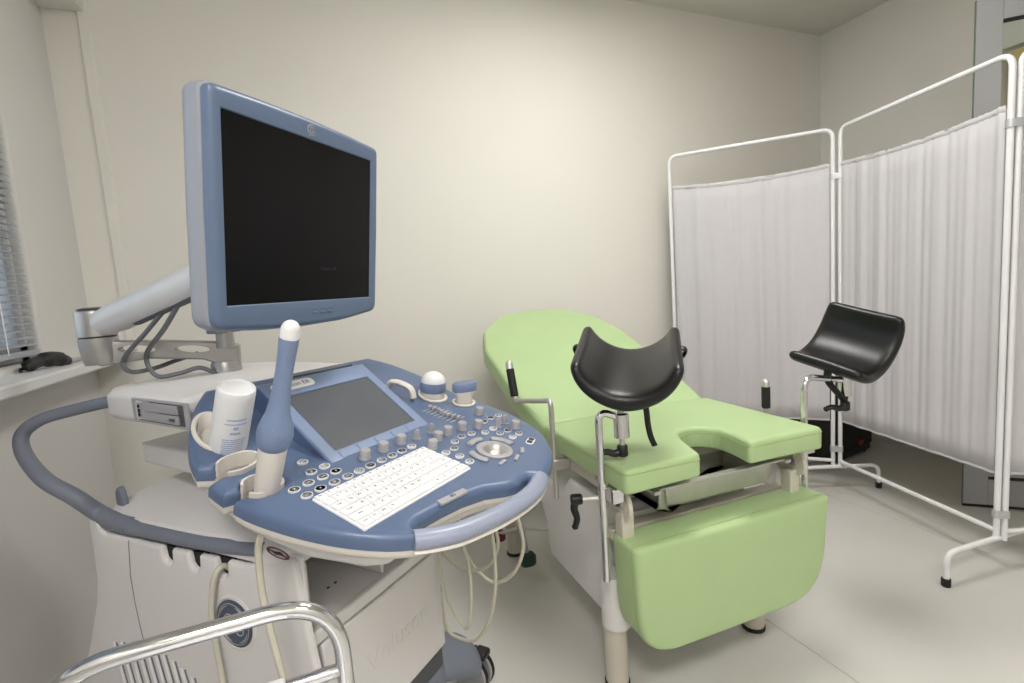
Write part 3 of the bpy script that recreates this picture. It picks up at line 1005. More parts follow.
for k in range(5):
    x0 = 0.028 + k * 0.046
    MB().box(x0, x0 + 0.042, 0.006, 0.025, -0.001, 0.0016, TSF).build('soft_key', M_BLUE2, hou, bevel=0.001)
LBP = TSF @ Matrix.Translation((0.066, 0.229, 0.0))
lp = MB().slab(resample(rect(-0.05, 0.05, -0.0125, 0.0125, 0.012), 0.01), top=lambda x, y: 0.0025, th=0.003, b=0.001, grid=0.04, M=LBP).build('name_plate', M_ENAM, hou)
mb = MB()
text_mb(mb, 'Voluson E8', 0.0165, LBP @ Matrix.Translation((0, 0, 0.0028)), 0.0002)
mb.build('name_print', M_GREY, hou, smooth=False)
# dark slot behind the housing crest
MB().box(0.05, 0.225, 0.352, 0.395, 0.978, 0.9905).build('vent_slot', M_EMBL, hou, CON, bevel=0.002)

# ---- holders (cream liners)
def liner(name, poly, depth, h0, parent, th=0.0045, rim=0.004):
    p = [Vector((q[0], q[1])) for q in poly]
    if area2(p) < 0:
        p = p[::-1]
    ci = offset(p, -th)
    n = len(p)
    rows_ = []
    mbx = MB()
    prof_ = [(offset(p, 0.004), 0.001), (offset(p, 0.0035), rim), (offset(p, -th * 0.5), rim + 0.001), (ci, rim - 0.001), (offset(p, -th - 0.004), -depth)]
    for q, hh in prof_:
        rows_ += [PANF @ Vector((a.x, a.y, h0(a.x, a.y) + hh)) for a in q]
    fs_ = []
    for i in range(len(prof_) - 1):
        for k in range(n):
            fs_.append((i * n + k, i * n + (k + 1) % n, (i + 1) * n + (k + 1) % n, (i + 1) * n + k))
    fs_.append(tuple((len(prof_) - 1) * n + k for k in range(n)))
    mbx.add(rows_, fs_)
    return mbx.build(name, M_WHITE2, parent)


liner('gel_holder', GEL, 0.05, ramp, US)
liner('probe_holder', DOM, 0.022, ramp, US)
liner('probe_holder', LIN, 0.03, ramp, US)


def slot_liner(pts, depth):
    p = [PANF @ Vector((q.x, q.y, ramp(q.x, q.y))) for q in pts]
    nrm = PANF.col[2].xyz
    mbx = MB()
    n = len(p)
    inner = []
    cx = sum((q for q in p), Vector()) / n
    for q in p:
        inner.append(q + (cx - q).normalized() * 0.004)
    vs_ = [q + nrm * 0.003 for q in p] + [q + nrm * 0.003 for q in inner] + [q - nrm * depth for q in inner] + [q - nrm * depth for q in p]
    fs_ = []
    for a in range(4):
        b2 = (a + 1) % 4
        for k in range(n - 1):
            fs_.append((a * n + k, a * n + k + 1, b2 * n + k + 1, b2 * n + k))
    fs_ += [(0, n, 2 * n, 3 * n), (n - 1, 4 * n - 1, 3 * n - 1, 2 * n - 1)]
    mbx.add(vs_, fs_)
    return mbx.build('probe_holder', M_WHITE2, US)


slot_liner(cr(slot1[:-1], 3)[1:-1], 0.024)
slot_liner(cr(slot2[1:-1], 3)[1:-1], 0.024)
# cream lever bracket beside the touch screen
mb = MB()
mb.tube(cr([pan(0.30, -0.325, 0.028), pan(0.30, -0.315, 0.040), pan(0.305, -0.29, 0.042), pan(0.312, -0.262, 0.034), pan(0.314, -0.252, 0.012)], 5), 0.011, 10, upv=PANF.col[2].xyz, rb=0.008)
mb.build('cable_hook', M_WHITE2, US)

# ---- monitor arm
MB().lathe([(0.036, 0.0), (0.036, 0.03), (0.033, 0.034), (0.033, 0.036)], 24, Matrix.Translation(con(0.10, -0.69, 0.978))).build('arm_base', M_ARM, US)
pb, pe = con(0.10, -0.69, 1.03), con(-0.112, -0.84, 1.062)
ax = (pe - pb).normalized()
LF = frame(pb, ax, UP.cross(ax).normalized() * -1, Vector((0, 0, 1)))
ln = (pe - pb).length
LK = frame(pb, ax, (UP - ax * UP.dot(ax)).normalized(), ax.cross((UP - ax * UP.dot(ax)).normalized()))
lkout = [(-0.038, -0.03), (0.0, -0.03), (0.045, -0.012), (ln * 0.6, -0.010), (ln, -0.03), (ln + 0.01, 0.032), (ln * 0.5, 0.036), (0.02, 0.035), (-0.034, 0.028)]
lk = MB().slab(resample(fillet([Vector(p) for p in lkout], 0.008, 3), 0.02), [ell(0.070, 0.014, 0.038, 0.0105, 20), ell(0.185, 0.013, 0.038, 0.0105, 20)], top=lambda x, y: 0.022, th=0.044, b=0.006, bb=0.006, hb=0.003, grid=0.03, M=LK).build('arm_link', M_ARM, US)
# latch post under the monitor
MB().lathe([(0.022, 0), (0.020, 0.045), (0.0, 0.045)], 16, Matrix.Translation(con(0.092, -0.665, 1.05))).build('latch_post', M_ARM, US)
MB().box(-0.035, 0.035, -0.02, 0.02, 0.0, 0.012, Matrix.Translation(con(0.092, -0.665, 1.088)) @ Matrix.Rotation(0.7, 4, 'Z')).build('latch_plate', M_GREY, US, bevel=0.003)
eb = con(-0.112, -0.84, 1.033)
MB().lathe([(0.032, 0.004), (0.036, 0.014), (0.039, 0.05), (0.0395, 0.068)], 28, Matrix.Translation(eb)).build('elbow_lower', M_ARM, US)
MB().lathe([(0.0375, 0.068), (0.0375, 0.072)], 28, Matrix.Translation(eb)).build('elbow_gap', M_BLACK, US)
MB().lathe([(0.0395, 0.072), (0.0395, 0.125), (0.038, 0.132), (0.034, 0.134), (0, 0.134)], 28, Matrix.Translation(eb)).build('elbow_upper', M_ARM, US)
MB().lathe([(0.03, 0.134), (0.034, 0.138), (0.02, 0.141), (0, 0.141)], 20, Matrix.Translation(eb)).build('elbow_cap', M_DGREY, US)
YW, TL = math.radians(47.4), math.radians(-7.4)
mR = Vector((math.cos(YW), math.sin(YW), 0))
mN = Vector((math.sin(YW) * math.cos(TL), -math.cos(YW) * math.cos(TL), math.sin(TL)))
mU = mN.cross(mR)
MC = Vector((0.02839, 1.04119, 1.3029)) - mN * 0.011
MF = frame(MC, mR, mU, mN)
back = MF @ Vector((0, -0.045, -0.075))
a0 = eb + Vector((0, 0, 0.096))
up_pts = [a0, a0.lerp(back, 0.15), a0.lerp(back, 0.5), a0.lerp(back, 0.85), back]
MB().tube(up_pts, [0.027, 0.034, 0.034, 0.03, 0.028], 20, upv=(0, 0, 1), rb=[0.028, 0.036, 0.035, 0.031, 0.028]).build('arm_upper', M_LARM, US)
dvec = Vector((0, 0, -0.03))
MB().tube([a0.lerp(back, 0.25) + dvec, a0.lerp(back, 0.6) + dvec, a0.lerp(back, 0.9) + dvec * 0.8], 0.014, 10, upv=(0, 0, 1), rb=0.009).build('cable_channel', M_DGREY, US)
# cables of the arm
c1 = [a0.lerp(back, 0.42) + dvec, a0.lerp(back, 0.30) + Vector((0.0, 0, -0.06)), pe.lerp(pb, 0.20) + Vector((0, -0.03, -0.01)), pe.lerp(pb, 0.24) + Vector((0, -0.035, -0.04)), pe.lerp(pb, 0.40) + Vector((0, -0.01, -0.035)), pe.lerp(pb, 0.55) + Vector((0, 0.03, -0.02)), pe.lerp(pb, 0.75) + Vector((0, 0.035, 0.0))]
MB().tube(cr(c1, 8), 0.0055, 8).build('arm_cable', M_GCABLE, US)
c2 = [a0.lerp(back, 0.50) + dvec, a0.lerp(back, 0.40) + Vector((0.0, 0, -0.07)), pe.lerp(pb, 0.38) + Vector((0, -0.035, 0.0)), pe.lerp(pb, 0.44) + Vector((0, -0.04, -0.05)), pe.lerp(pb, 0.62) + Vector((0, -0.035, -0.045)), pe.lerp(pb, 0.80) + Vector((0, -0.03, -0.032)), pe.lerp(pb, 0.97) + Vector((0, -0.03, -0.058))]
MB().tube(cr(c2, 8), 0.0055, 8).build('arm_cable', M_GCABLE, US)

# ---- monitor
def mpan(x, y):
    return 0.0


SW, SH = 0.376, 0.301
bo = []
Wm, Hm = 0.2135, 0.180
# outline with gently bowed lower and upper edges
for a, b2 in ((-Wm, -Hm - 0.008), (-Wm * 0.5, -Hm - 0.017), (0, -Hm - 0.019), (Wm * 0.5, -Hm - 0.016), (Wm, -Hm - 0.004), (Wm + 0.002, 0), (Wm, Hm + 0.002), (Wm * 0.5, Hm + 0.007), (0, Hm + 0.009), (-Wm * 0.5, Hm + 0.008), (-Wm, Hm + 0.004), (-Wm - 0.002, 0)):
    bo.append(Vector((a + (0.0065 if a < 0 else 0.0025), b2)))
bo = fillet(bo, [0.022, 0.1, 0.1, 0.1, 0.022, 0.1, 0.016, 0.1, 0.1, 0.1, 0.016, 0.1], 5)
bo = dedupe(resample(bo, 0.025))
MO = MB().slab(bo, [rect(-SW / 2, SW / 2, -SH / 2, SH / 2, 0.001)], top=lambda x, y: 0.012, th=0.03, b=0.011, hb=0.003, grid=0.05, M=MF, bottom=lambda x, y: -0.012).build('monitor', M_BEZEL, US)
bk = offset(bo if area2(bo) > 0 else bo[::-1], 0.004)
MB().slab(bk, [], top=lambda x, y: -0.006, th=0.05, b=0.006, bb=0.026, grid=0.08, M=MF).build('monitor_back', M_SHELL, MO)
MB().box(-SW / 2 - 0.002, SW / 2 + 0.002, -SH / 2 - 0.002, SH / 2 + 0.002, 0.002, 0.0095, MF).build('display', M_SCREEN, MO, smooth=False)
MB().lathe([(0.0105, 0.0), (0.0105, 0.0015), (0.0085, 0.0022), (0, 0.0022)], 20, MF @ Matrix.Translation((0.002, SH / 2 + 0.0165, 0.0115))).build('badge', M_SHELL, MO)
mb = MB()
bg = MF @ Matrix.Translation((0.002, SH / 2 + 0.0165, 0.0138))
for sx_ in (-1, 1):
    mb.tube([bg @ Vector((sx_ * 0.003 + 0.0028 * math.cos(a) * sx_, 0.0032 * math.sin(a), 0)) for a in [k * 0.55 for k in range(9)]], 0.0005, 5)
mb.tube([bg @ Vector((0.0075 * math.cos(a), 0.0075 * math.sin(a), 0)) for a in [2 * PI * k / 20 for k in range(21)]], 0.0005, 5, caps=False)
mb.build('badge_print', M_EMBL, MO)
for k in range(3):
    MB().box(-0.007, 0.007, -0.0025, 0.0025, 0, 0.003, MF @ Matrix.Translation((0.010 + k * 0.022, -SH / 2 - 0.0235, 0.0105))).build('monitor_button', M_BEZEL, MO, bevel=0.0012)
    MB().box(-0.004, 0.004, -0.0006, 0.0006, 0, 0.001, MF @ Matrix.Translation((0.010 + k * 0.022, -SH / 2 - 0.0185, 0.0118))).build('button_mark', M_EMBL, MO, smooth=False)
mb = MB()
text_mb(mb, 'Voluson E8', 0.010, MF @ Matrix.Translation((0.052, -0.088, 0.0097)), 0.0001)
mb.build('screen_text', mat('dim_blue_screen_text', (26, 26, 52), 0.3), MO, smooth=False)
MB().box(-0.05, 0.05, -0.05, 0.05, -0.075, -0.055, MF).build('mount_plate', M_DGREY, MO, bevel=0.004)
mb = MB().lathe([(0.022, 0.0), (0.022, 0.0012), (0.0175, 0.0012), (0.0175, 0.0)], 24, ST)
ns = mb.build('sticker', M_RED, US)
mb = MB().lathe([(0.0175, 0.0004), (0, 0.0004)], 20, ST)
mb.build('sticker_ground', M_ENAM, ns)
MB().box(-0.018, 0.018, -0.002, 0.002, 0.0006, 0.0016, ST @ Matrix.Rotation(-0.7, 4, 'Z')).box(-0.010, 0.010, -0.006, 0.006, 0.0005, 0.001, ST).build('sticker_mark', M_BLACK, ns, smooth=False)

# ---- things standing in the holders
gb0, gb1 = con(-0.135, -0.306, 0.858), con(-0.135, -0.232, 1.012)
GB = axis_frame(gb0, gb1)
L_ = (gb1 - gb0).length
gel = MB().lathe([(0.011, -0.008), (0.014, 0.0), (0.026, 0.012), (0.0305, 0.03), (0.0315, 0.05), (0.0315, L_ - 0.012), (0.031, L_ - 0.003), (0.0295, L_), (0.027, L_ + 0.001), (0.026, L_ - 0.002), (0.0, L_ - 0.003)], 32, GB).build('gel_bottle', M_ENAM)
tag(gel, 'white gel bottle with faint blue print standing upside down in the left cup', 'bottle')
mb = MB()
camdir = (GB.inverted() @ Vector((0, 0, 1.15)))
a_c = math.atan2(camdir.y, camdir.x)
for r_, (zz, txtl, hgt) in enumerate([(L_ - 0.052, 0.8, 0.0035), (L_ - 0.060, 0.95, 0.0025), (L_ - 0.070, 0.22, 0.006), (L_ - 0.080, 0.45, 0.0045)] + [(L_ - 0.092 - k * 0.0042, 1.0 - 0.04 * (k % 3), 0.0022) for k in range(12)]):
    x = -txtl
    while x < txtl - 0.05:
        w_ = min(random.uniform(0.04, 0.13), txtl - x)
        a0_, a1_ = a_c + x * 0.62 + 0.28, a_c + (x + w_) * 0.62 + 0.28
        q = []
        for a in (a0_, (a0_ + a1_) / 2, a1_):
            for zz2 in (zz, zz + hgt):
                q.append(GB @ Vector((0.0317 * math.cos(a), 0.0317 * math.sin(a), zz2)))
        mb.add(q, [(0, 2, 3, 1), (2, 4, 5, 3)])
        x += w_ + 0.03
mb.build('label_print', mat('pale_blue_print', (150, 166, 214), 0.5), gel, smooth=False)

def probe(name, lab, p0, p1, parts):
    t = thing(name, lab, 'ultrasound probe', p0)
    return t


p0, p1 = con(-0.160, -0.150, 0.822), con(-0.158, -0.024, 1.126)
PF = axis_frame(p0, p1)
PL_ = (p1 - p0).length
t = thing('ultrasound_probe', 'long blue wand probe with white rounded tip standing in the front cup', 'probe', p0, 0, 'ultrasound probes in the panel holders')
MB().lathe([(0.014, -0.02), (0.0185, 0.0), (0.019, 0.02), (0.0215, 0.10), (0.0215, 0.125), (0.018, 0.13)], 28, PF).build('handle', M_WHITE2, t)
MB().lathe([(0.017, 0.108), (0.0225, 0.113), (0.0262, 0.122), (0.0275, 0.135), (0.0262, 0.148), (0.0225, 0.160), (0.0185, 0.172), (0.0155, 0.19), (0.0135, 0.215), (0.0128, 0.245), (0.0133, 0.272), (0.0143, 0.295), (0.0145, PL_ - 0.028), (0.012, PL_ - 0.027)], 28, PF).build('shaft', M_BLUE2, t)
tip = [(0.0138, PL_ - 0.0285)] + [(0.0138 * math.cos(a), PL_ - 0.0155 + 0.0155 * math.sin(a)) for a in [k * PI / 12 for k in range(7)]]
MB().lathe(tip, 28, PF).build('tip', M_ENAM, t)
cdir = PF.inverted() @ Vector((0, 0, 1.15))
ac = math.atan2(cdir.y, cdir.x)
for da, zz, rr, rad in ((0.35, 0.142, 0.0267, 0.0058), (-0.15, 0.155, 0.0240, 0.002), (0.2, 0.272, 0.0133, 0.0016)):
    a = ac + da
    c_ = PF @ Vector((rr * math.cos(a), rr * math.sin(a), zz))
    n_ = (PF.to_3x3() @ Vector((math.cos(a), math.sin(a), 0.0)))
    MB().lathe([(rad, -0.001), (rad, 0.001), (rad * 0.7, 0.0012), (0, 0.0004)], 14, axis_frame(c_, c_ + n_)).build('thumb_mark', M_BLUE2, t)

# dome (volume) probe
dc = pan(0.380, -0.243, ramp(0, 0.243))
up_p = (PANF.col[2].xyz * 0.7 + UP * 0.3).normalized()
DP = axis_frame(dc - up_p * 0.018, dc + up_p)
t = thing('ultrasound_probe', 'round dome probe with blue band and white cap in a right holder', 'probe', dc - up_p * 0.018, 0, 'ultrasound probes in the panel holders')
MB().lathe([(0.02, 0.0), (0.028, 0.004), (0.031, 0.02), (0.0325, 0.034), (0.030, 0.036)], 28, DP).build('handle', M_WHITE2, t)
MB().lathe([(0.030, 0.030), (0.0335, 0.034), (0.0345, 0.046), (0.0335, 0.058), (0.031, 0.060)], 28, DP).build('band', M_BLUE2, t)
MB().lathe([(0.0325, 0.057)] + [(0.0325 * math.cos(a), 0.058 + 0.028 * math.sin(a)) for a in [k * PI / 14 for k in range(8)]], 28, DP).build('dome', M_ENAM, t)
lc = pan(0.416, -0.166, 0)
LP = axis_frame(lc - up_p * 0.02, lc + up_p)
LPx = frame(LP.col[3].xyz, (cr_r * 0.8 + cr_f * 0.6).normalized(), up_p.cross((cr_r * 0.8 + cr_f * 0.6).normalized()), up_p)
t = thing('ultrasound_probe', 'flat-ended linear probe with pale blue head in a right holder', 'probe', lc - up_p * 0.02, 0, 'ultrasound probes in the panel holders')


def loft(secs, M, n=24, p=3.0):
    mbx = MB()
    vs_, fs_ = [], []
    for a, b2, zz in secs:
        for k in range(n):
            th_ = 2 * PI * k / n
            c_, s_ = math.cos(th_), math.sin(th_)
            vs_.append(M @ Vector((a * math.copysign(abs(c_) ** (2 / p), c_), b2 * math.copysign(abs(s_) ** (2 / p), s_), zz)))
    for i in range(len(secs) - 1):
        for k in range(n):
            fs_.append((i * n + k, i * n + (k + 1) % n, (i + 1) * n + (k + 1) % n, (i + 1) * n + k))
    fs_.append(tuple(range(n))[::-1])
    fs_.append(tuple((len(secs) - 1) * n + k for k in range(n)))
    mbx.add(vs_, fs_)
    return mbx


LPx = LPx @ Matrix.Scale(1.18, 4)
loft([(0.013, 0.010, 0), (0.018, 0.013, 0.02), (0.019, 0.0135, 0.035), (0.025, 0.014, 0.044), (0.026, 0.014, 0.047)], LPx).build('handle', M_WHITE2, t)
loft([(0.026, 0.0145, 0.046), (0.0275, 0.015, 0.050), (0.0275, 0.0145, 0.063), (0.026, 0.013, 0.066)], LPx).build('head', M_BLUE2, t)
loft([(0.024, 0.008, 0.0655), (0.023, 0.007, 0.0675)], LPx).build('lens', M_GREY, t)

# ---- probe cables
def cable(pts, label, r=0.0052, m=None):
    o_ = MB().tube(cr(pts, 8), r, 10).build('probe_cable', m or M_CABLE, US)
    o_['label'] = label
    return o_


def und(u, v):
    return pan(u, v, -0.055)


cable([(-0.095, 0.868, 0.80), (-0.102, 0.864, 0.785), (-0.109, 0.874, 0.755), (-0.111, 0.876, 0.69), (-0.104, 0.866, 0.616), (-0.092, 0.85, 0.526), (-0.085, 0.845, 0.40), (-0.07, 0.86, 0.25), (-0.10, 0.90, 0.14), (-0.16, 0.98, 0.17), (-0.185, 1.0, 0.4)], 'cream cable hanging from the wand probe holder past the chrome rail', 0.0058)
cable([SIDE @ Vector((x, y, h)) for x, y, h in ((-0.212, 0.640, -0.018), (-0.212, 0.652, -0.004), (-0.216, 0.642, 0.010), (-0.230, 0.601, 0.012), (-0.238, 0.552, 0.014), (-0.235, 0.493, 0.015), (-0.228, 0.441, 0.018), (-0.22, 0.389, 0.022), (-0.215, 0.25, 0.026), (-0.22, 0.12, 0.024), (-0.25, 0.01, 0.04))], 'cream cable hanging out of the side panel notch over the round emblem', 0.0058)
cable([(0.282, 1.101, 0.770), (0.282, 1.101, 0.70), (0.282, 1.101, 0.606), (0.286, 1.095, 0.559), (0.295, 1.084, 0.507), (0.294, 1.085, 0.424), (0.284, 1.098, 0.347), (0.272, 1.115, 0.352), (0.253, 1.141, 0.397), (0.246, 1.155, 0.448), (0.244, 1.17, 0.56)], 'cream cable in a narrow long loop nearest the cabinet front', 0.004)
cable([(0.319, 1.185, 0.785), (0.319, 1.185, 0.623), (0.316, 1.19, 0.559), (0.317, 1.189, 0.487), (0.339, 1.158, 0.44), (0.37, 1.116, 0.425), (0.403, 1.071, 0.467), (0.421, 1.047, 0.534), (0.418, 1.051, 0.593), (0.405, 1.064, 0.67), (0.40, 1.07, 0.765)], 'cream cable in the widest round loop under the panel', 0.0045)
cable([(0.346, 1.081, 0.765), (0.346, 1.081, 0.672), (0.351, 1.075, 0.614), (0.355, 1.069, 0.549), (0.353, 1.072, 0.451), (0.34, 1.09, 0.36), (0.312, 1.127, 0.287), (0.276, 1.177, 0.27), (0.255, 1.208, 0.29), (0.25, 1.215, 0.4)], 'cream cable in the lowest loop nearly reaching the caster', 0.0045)
cable([(0.258, 1.24, 0.56), (0.264, 1.227, 0.487), (0.294, 1.187, 0.454), (0.321, 1.149, 0.454), (0.352, 1.107, 0.482), (0.37, 1.082, 0.539), (0.366, 1.088, 0.597), (0.359, 1.098, 0.655), (0.36, 1.11, 0.765)], 'cream cable in the short upper loop under the panel', 0.0045)

# ================================================================== GREEN EXAMINATION CHAIR
ta = math.radians(2.08)
tX = Vector((math.cos(ta), -math.sin(ta), 0))
tY = Vector((math.sin(ta), math.cos(ta), 0))
TAB = frame((1.01, 1.126, 0), tX, tY, UP)


def tab(u, v, z):
    return TAB @ Vector((u, v, z))


GC = thing('gynaecology_chair', 'green padded gynaecological examination chair with two black leg rests', 'examination chair', (1.01, 1.126, 0), -ta)
seat = [(-0.335, 0.31), (-0.335, -0.165), (-0.112, -0.165), (-0.075, -0.05), (-0.045, 0.005), (0.0, 0.022), (0.04, 0.012), (0.068, -0.03), (0.066, -0.09), (0.052, -0.165), (0.328, -0.165), (0.335, 0.31)]
rs = [0.02, 0.02, 0.012, 0.05, 0.05, 0.05, 0.05, 0.05, 0.05, 0.012, 0.02, 0.02]


def seattop(x, y):
    return 0.702 - 0.006 * (x / 0.33) ** 2


so = dedupe(resample(fillet([Vector(p) for p in seat], rs, 4), 0.025))
SE = MB().slab(so, top=seattop, th=0.064, b=0.012, bb=0.008, grid=0.04).build('seat_cushion', M_GREEN, GC, TAB)
sl_ = offset(so if area2(so) > 0 else so[::-1], 0.0004)
MB().tube([TAB @ Vector((p.x, p.y, 0.683)) for p in sl_ + [sl_[0]]], 0.0013, 6, caps=False).build('seam', M_SEAMG, SE)
# folds in the cut-out wall
for x, y, q in ((-0.03, 0.012, 0.2), (0.0, 0.021, 0.0), (0.028, 0.015, -0.2), (-0.055, -0.014, 0.6), (0.058, -0.015, -0.5)):
    MB().tube([tab(x, y, 0.692), tab(x + 0.003, y + 0.0005, 0.67), tab(x - 0.002, y, 0.645)], [0.001, 0.0022, 0.0012], 6).build('upholstery_fold', M_GREEN, SE)
# backrest
al = math.radians(23)
BK = frame(tab(0, 0.318, 0.692), tX, tY * math.cos(al) + UP * math.sin(al), -tY * math.sin(al) + UP * math.cos(al))
bro = [(-0.332, 0.0), (-0.355, 0.2), (-0.36, 0.55), (-0.315, 0.72), (-0.175, 0.865), (0.0, 0.885), (0.175, 0.865), (0.29, 0.76), (0.345, 0.60), (0.35, 0.2), (0.332, 0.0)]
BR_ = MB().slab(dedupe(resample(fillet([Vector(p) for p in bro], [0.02, 0.1, 0.1, 0.08, 0.1, 0.1, 0.1, 0.1, 0.1, 0.1, 0.02], 5), 0.03)), top=lambda x, y: 0.004 - 0.01 * (x / 0.35) ** 2, th=0.075, b=0.016, bb=0.012, grid=0.05, M=BK).build('backrest_cushion', M_GREEN, GC)
mb = MB()
mb.box(-0.25, -0.22, 0.02, 0.78, -0.10, -0.07, BK).box(0.22, 0.25, 0.02, 0.78, -0.10, -0.07, BK).box(-0.25, 0.25, 0.5, 0.53, -0.10, -0.07, BK)
mb.build('backrest_frame', M_CREAM, GC, smooth=False, bevel=0.003)
mb = MB()
for s in (-1, 1):
    mb.tube([tab(0.2 * s, 0.62, 0.50), BK @ Vector((0.2 * s, 0.515, -0.09))], 0.014, 10)
mb.build('backrest_strut', M_STEEL, GC)
# foot section
FT = frame(tab(0.0, -0.165, 0), tX, UP, -tY)
fo = [(-0.318, 0.488), (-0.308, 0.19), (0.325, 0.19), (0.352, 0.488)]
fto = dedupe(resample(fillet([Vector(p) for p in fo], [0.014, 0.12, 0.18, 0.014], 8), 0.025))
FR = MB().slab(fto, top=lambda x, y: 0.0 + 0.004 * (1 - (x / 0.34) ** 2), th=0.11, b=0.014, bb=0.01, grid=0.05, M=FT).build('foot_cushion', M_GREEN, GC)
fl_ = offset(fto if area2(fto) > 0 else fto[::-1], 0.0006)
MB().tube([FT @ Vector((p.x, p.y, -0.018)) for p in fl_ + [fl_[0]]], 0.0014, 6, caps=False).build('seam', M_SEAMG, FR)
# frame under the seat
mb = MB()
for s in (-1, 1):
    mb.box(s * 0.30 - 0.012, s * 0.30 + 0.012, -0.10, 0.36, 0.585, 0.628)
mb.box(-0.29, 0.29, 0.33, 0.355, 0.59, 0.625).box(-0.29, 0.29, 0.06, 0.085, 0.592, 0.62)
mb.build('seat_frame', M_CREAM, GC, TAB, smooth=False, bevel=0.003)
for s in (-1, 1):
    # front upright, hinge plate and bolt
    mb = MB().box(s * 0.292 - 0.018, s * 0.292 + 0.018, -0.10, -0.062, 0.40, 0.555)
    mb.build('front_upright', M_CREAM, GC, TAB, bevel=0.004)
    hp_ = fillet([Vector(p) for p in ((-0.12, 0.54), (-0.04, 0.54), (0.0, 0.60), (-0.06, 0.625), (-0.12, 0.61), (-0.13, 0.57))], 0.02, 4)
    MB().prism(hp_, -0.006, 0.006, frame(tab(s * 0.300, 0, 0), tY, UP, tX)).build('hinge_plate', M_CREAM, GC, bevel=0.002)
    hb = frame(tab(s * 0.300, -0.095, 0.583), tY, UP, tX)
    MB().lathe([(0.013, -0.016), (0.013, 0.016), (0.010, 0.018), (0, 0.018)], 16, hb).build('hinge_bolt', M_STEEL, GC)
    MB().lathe([(0.007, -0.022), (0.007, 0.022)], 6, hb).build('hinge_nut', M_DGREY, GC)
MB().box(-0.30, 0.33, -0.03, 0.01, 0.445, 0.475).build('cross_bar', M_CREAM, GC, TAB, bevel=0.004)
MB().box(-0.26, 0.26, 0.10, 0.16, 0.50, 0.56).build('rear_beam', M_LGREY, GC, TAB, bevel=0.004)
MB().box(0.02, 0.075, -0.02, 0.05, 0.50, 0.53).build('basin_latch', M_DGREY, GC, TAB, bevel=0.002)
MB().tube([tab(-0.25, 0.04, 0.50), tab(0.10, 0.04, 0.50)], 0.022, 14).build('actuator_tube', M_LGREY, GC)
# side bolts on the rail
for v in (0.02, 0.18):
    MB().lathe([(0.008, 0), (0.008, 0.004), (0, 0.006)], 12, axis_frame(tab(-0.312, v, 0.612), tab(-0.4, v, 0.612))).build('rail_bolt', M_STEEL, GC)
MB().tube(cr([tab(-0.33, 0.34, 0.60), tab(-0.345, 0.345, 0.61), tab(-0.35, 0.35, 0.63)], 4), 0.007, 8).build('rail_hook', M_STEEL, GC)
# white base housing
bs = [(0.03, 0.175), (0.44, 0.175), (0.452, 0.29), (0.52, 0.40), (0.52, 0.47), (0.30, 0.47), (0.25, 0.53), (0.03, 0.53)]
BH = frame(tab(0.235, 0, 0), tY, UP, tX)
MB().slab(resample(fillet([Vector(p) for p in bs], 0.03, 4), 0.05), top=lambda x, y: 0.0, th=0.525, b=0.015, bb=0.015, grid=0.08, M=BH).build('base_housing', M_WHITE, GC)
# collar and legs
MB().lathe([(0.030, 0.185), (0.040, 0.19), (0.040, 0.32), (0.034, 0.34), (0.03, 0.34)], 24, Matrix.Translation((-0.288, -0.008, 0))).build('leg_collar', M_WHITE, GC, TAB)
for u, v in ((-0.289, 0.0), (0.232, 0.01), (-0.300, 0.80), (0.24, 0.80)):
    lg_ = MB().lathe([(0.033, 0.012), (0.033, 0.30)], 22, Matrix.Translation((u, v, 0))).build('leg', M_CREAM, GC, TAB)
    MB().lathe([(0.030, 0.0), (0.036, 0.002), (0.036, 0.012), (0.033, 0.014)], 22, Matrix.Translation((u, v, 0))).build('foot_ring', M_RUBBER, lg_, TAB)
mb = MB().box(-0.32, 0.26, 0.77, 0.83, 0.27, 0.33).box(-0.03, 0.03, 0.55, 0.80, 0.27, 0.33)
mb.build('rear_cross_member', M_CREAM, GC, TAB, bevel=0.004)
# pedals
pv = cr([tab(-0.26, 0.60, 0.215), tab(-0.30, 0.63, 0.205), tab(-0.33, 0.66, 0.185)], 4)
MB().tube([tab(-0.24, 0.54, 0.21), tab(-0.32, 0.665, 0.18)], 0.007, 8).build('pedal_bar', M_STEEL, GC)
MB().tube(cr([tab(-0.318, 0.665, 0.19), tab(-0.315, 0.655, 0.16), tab(-0.312, 0.63, 0.09)], 4), 0.013, 10).build('pedal_arm', M_LGREY, GC)
loft([(0.028, 0.022, 0.048), (0.033, 0.027, 0.055), (0.033, 0.027, 0.085), (0.026, 0.020, 0.093)], TAB @ Matrix.Translation((-0.312, 0.615, 0))).build('green_pedal', M_DGREEN, GC)
loft([(0.026, 0.02, -0.006), (0.030, 0.026, 0.002), (0.030, 0.026, 0.024), (0.024, 0.020, 0.030)], Matrix.Translation(tab(-0.385, 0.755, 0.108))).build('red_pedal', M_RED, GC)
MB().tube([tab(-0.318, 0.665, 0.18), tab(-0.385, 0.755, 0.128)], 0.008, 8).build('pedal_bar', M_STEEL, GC)
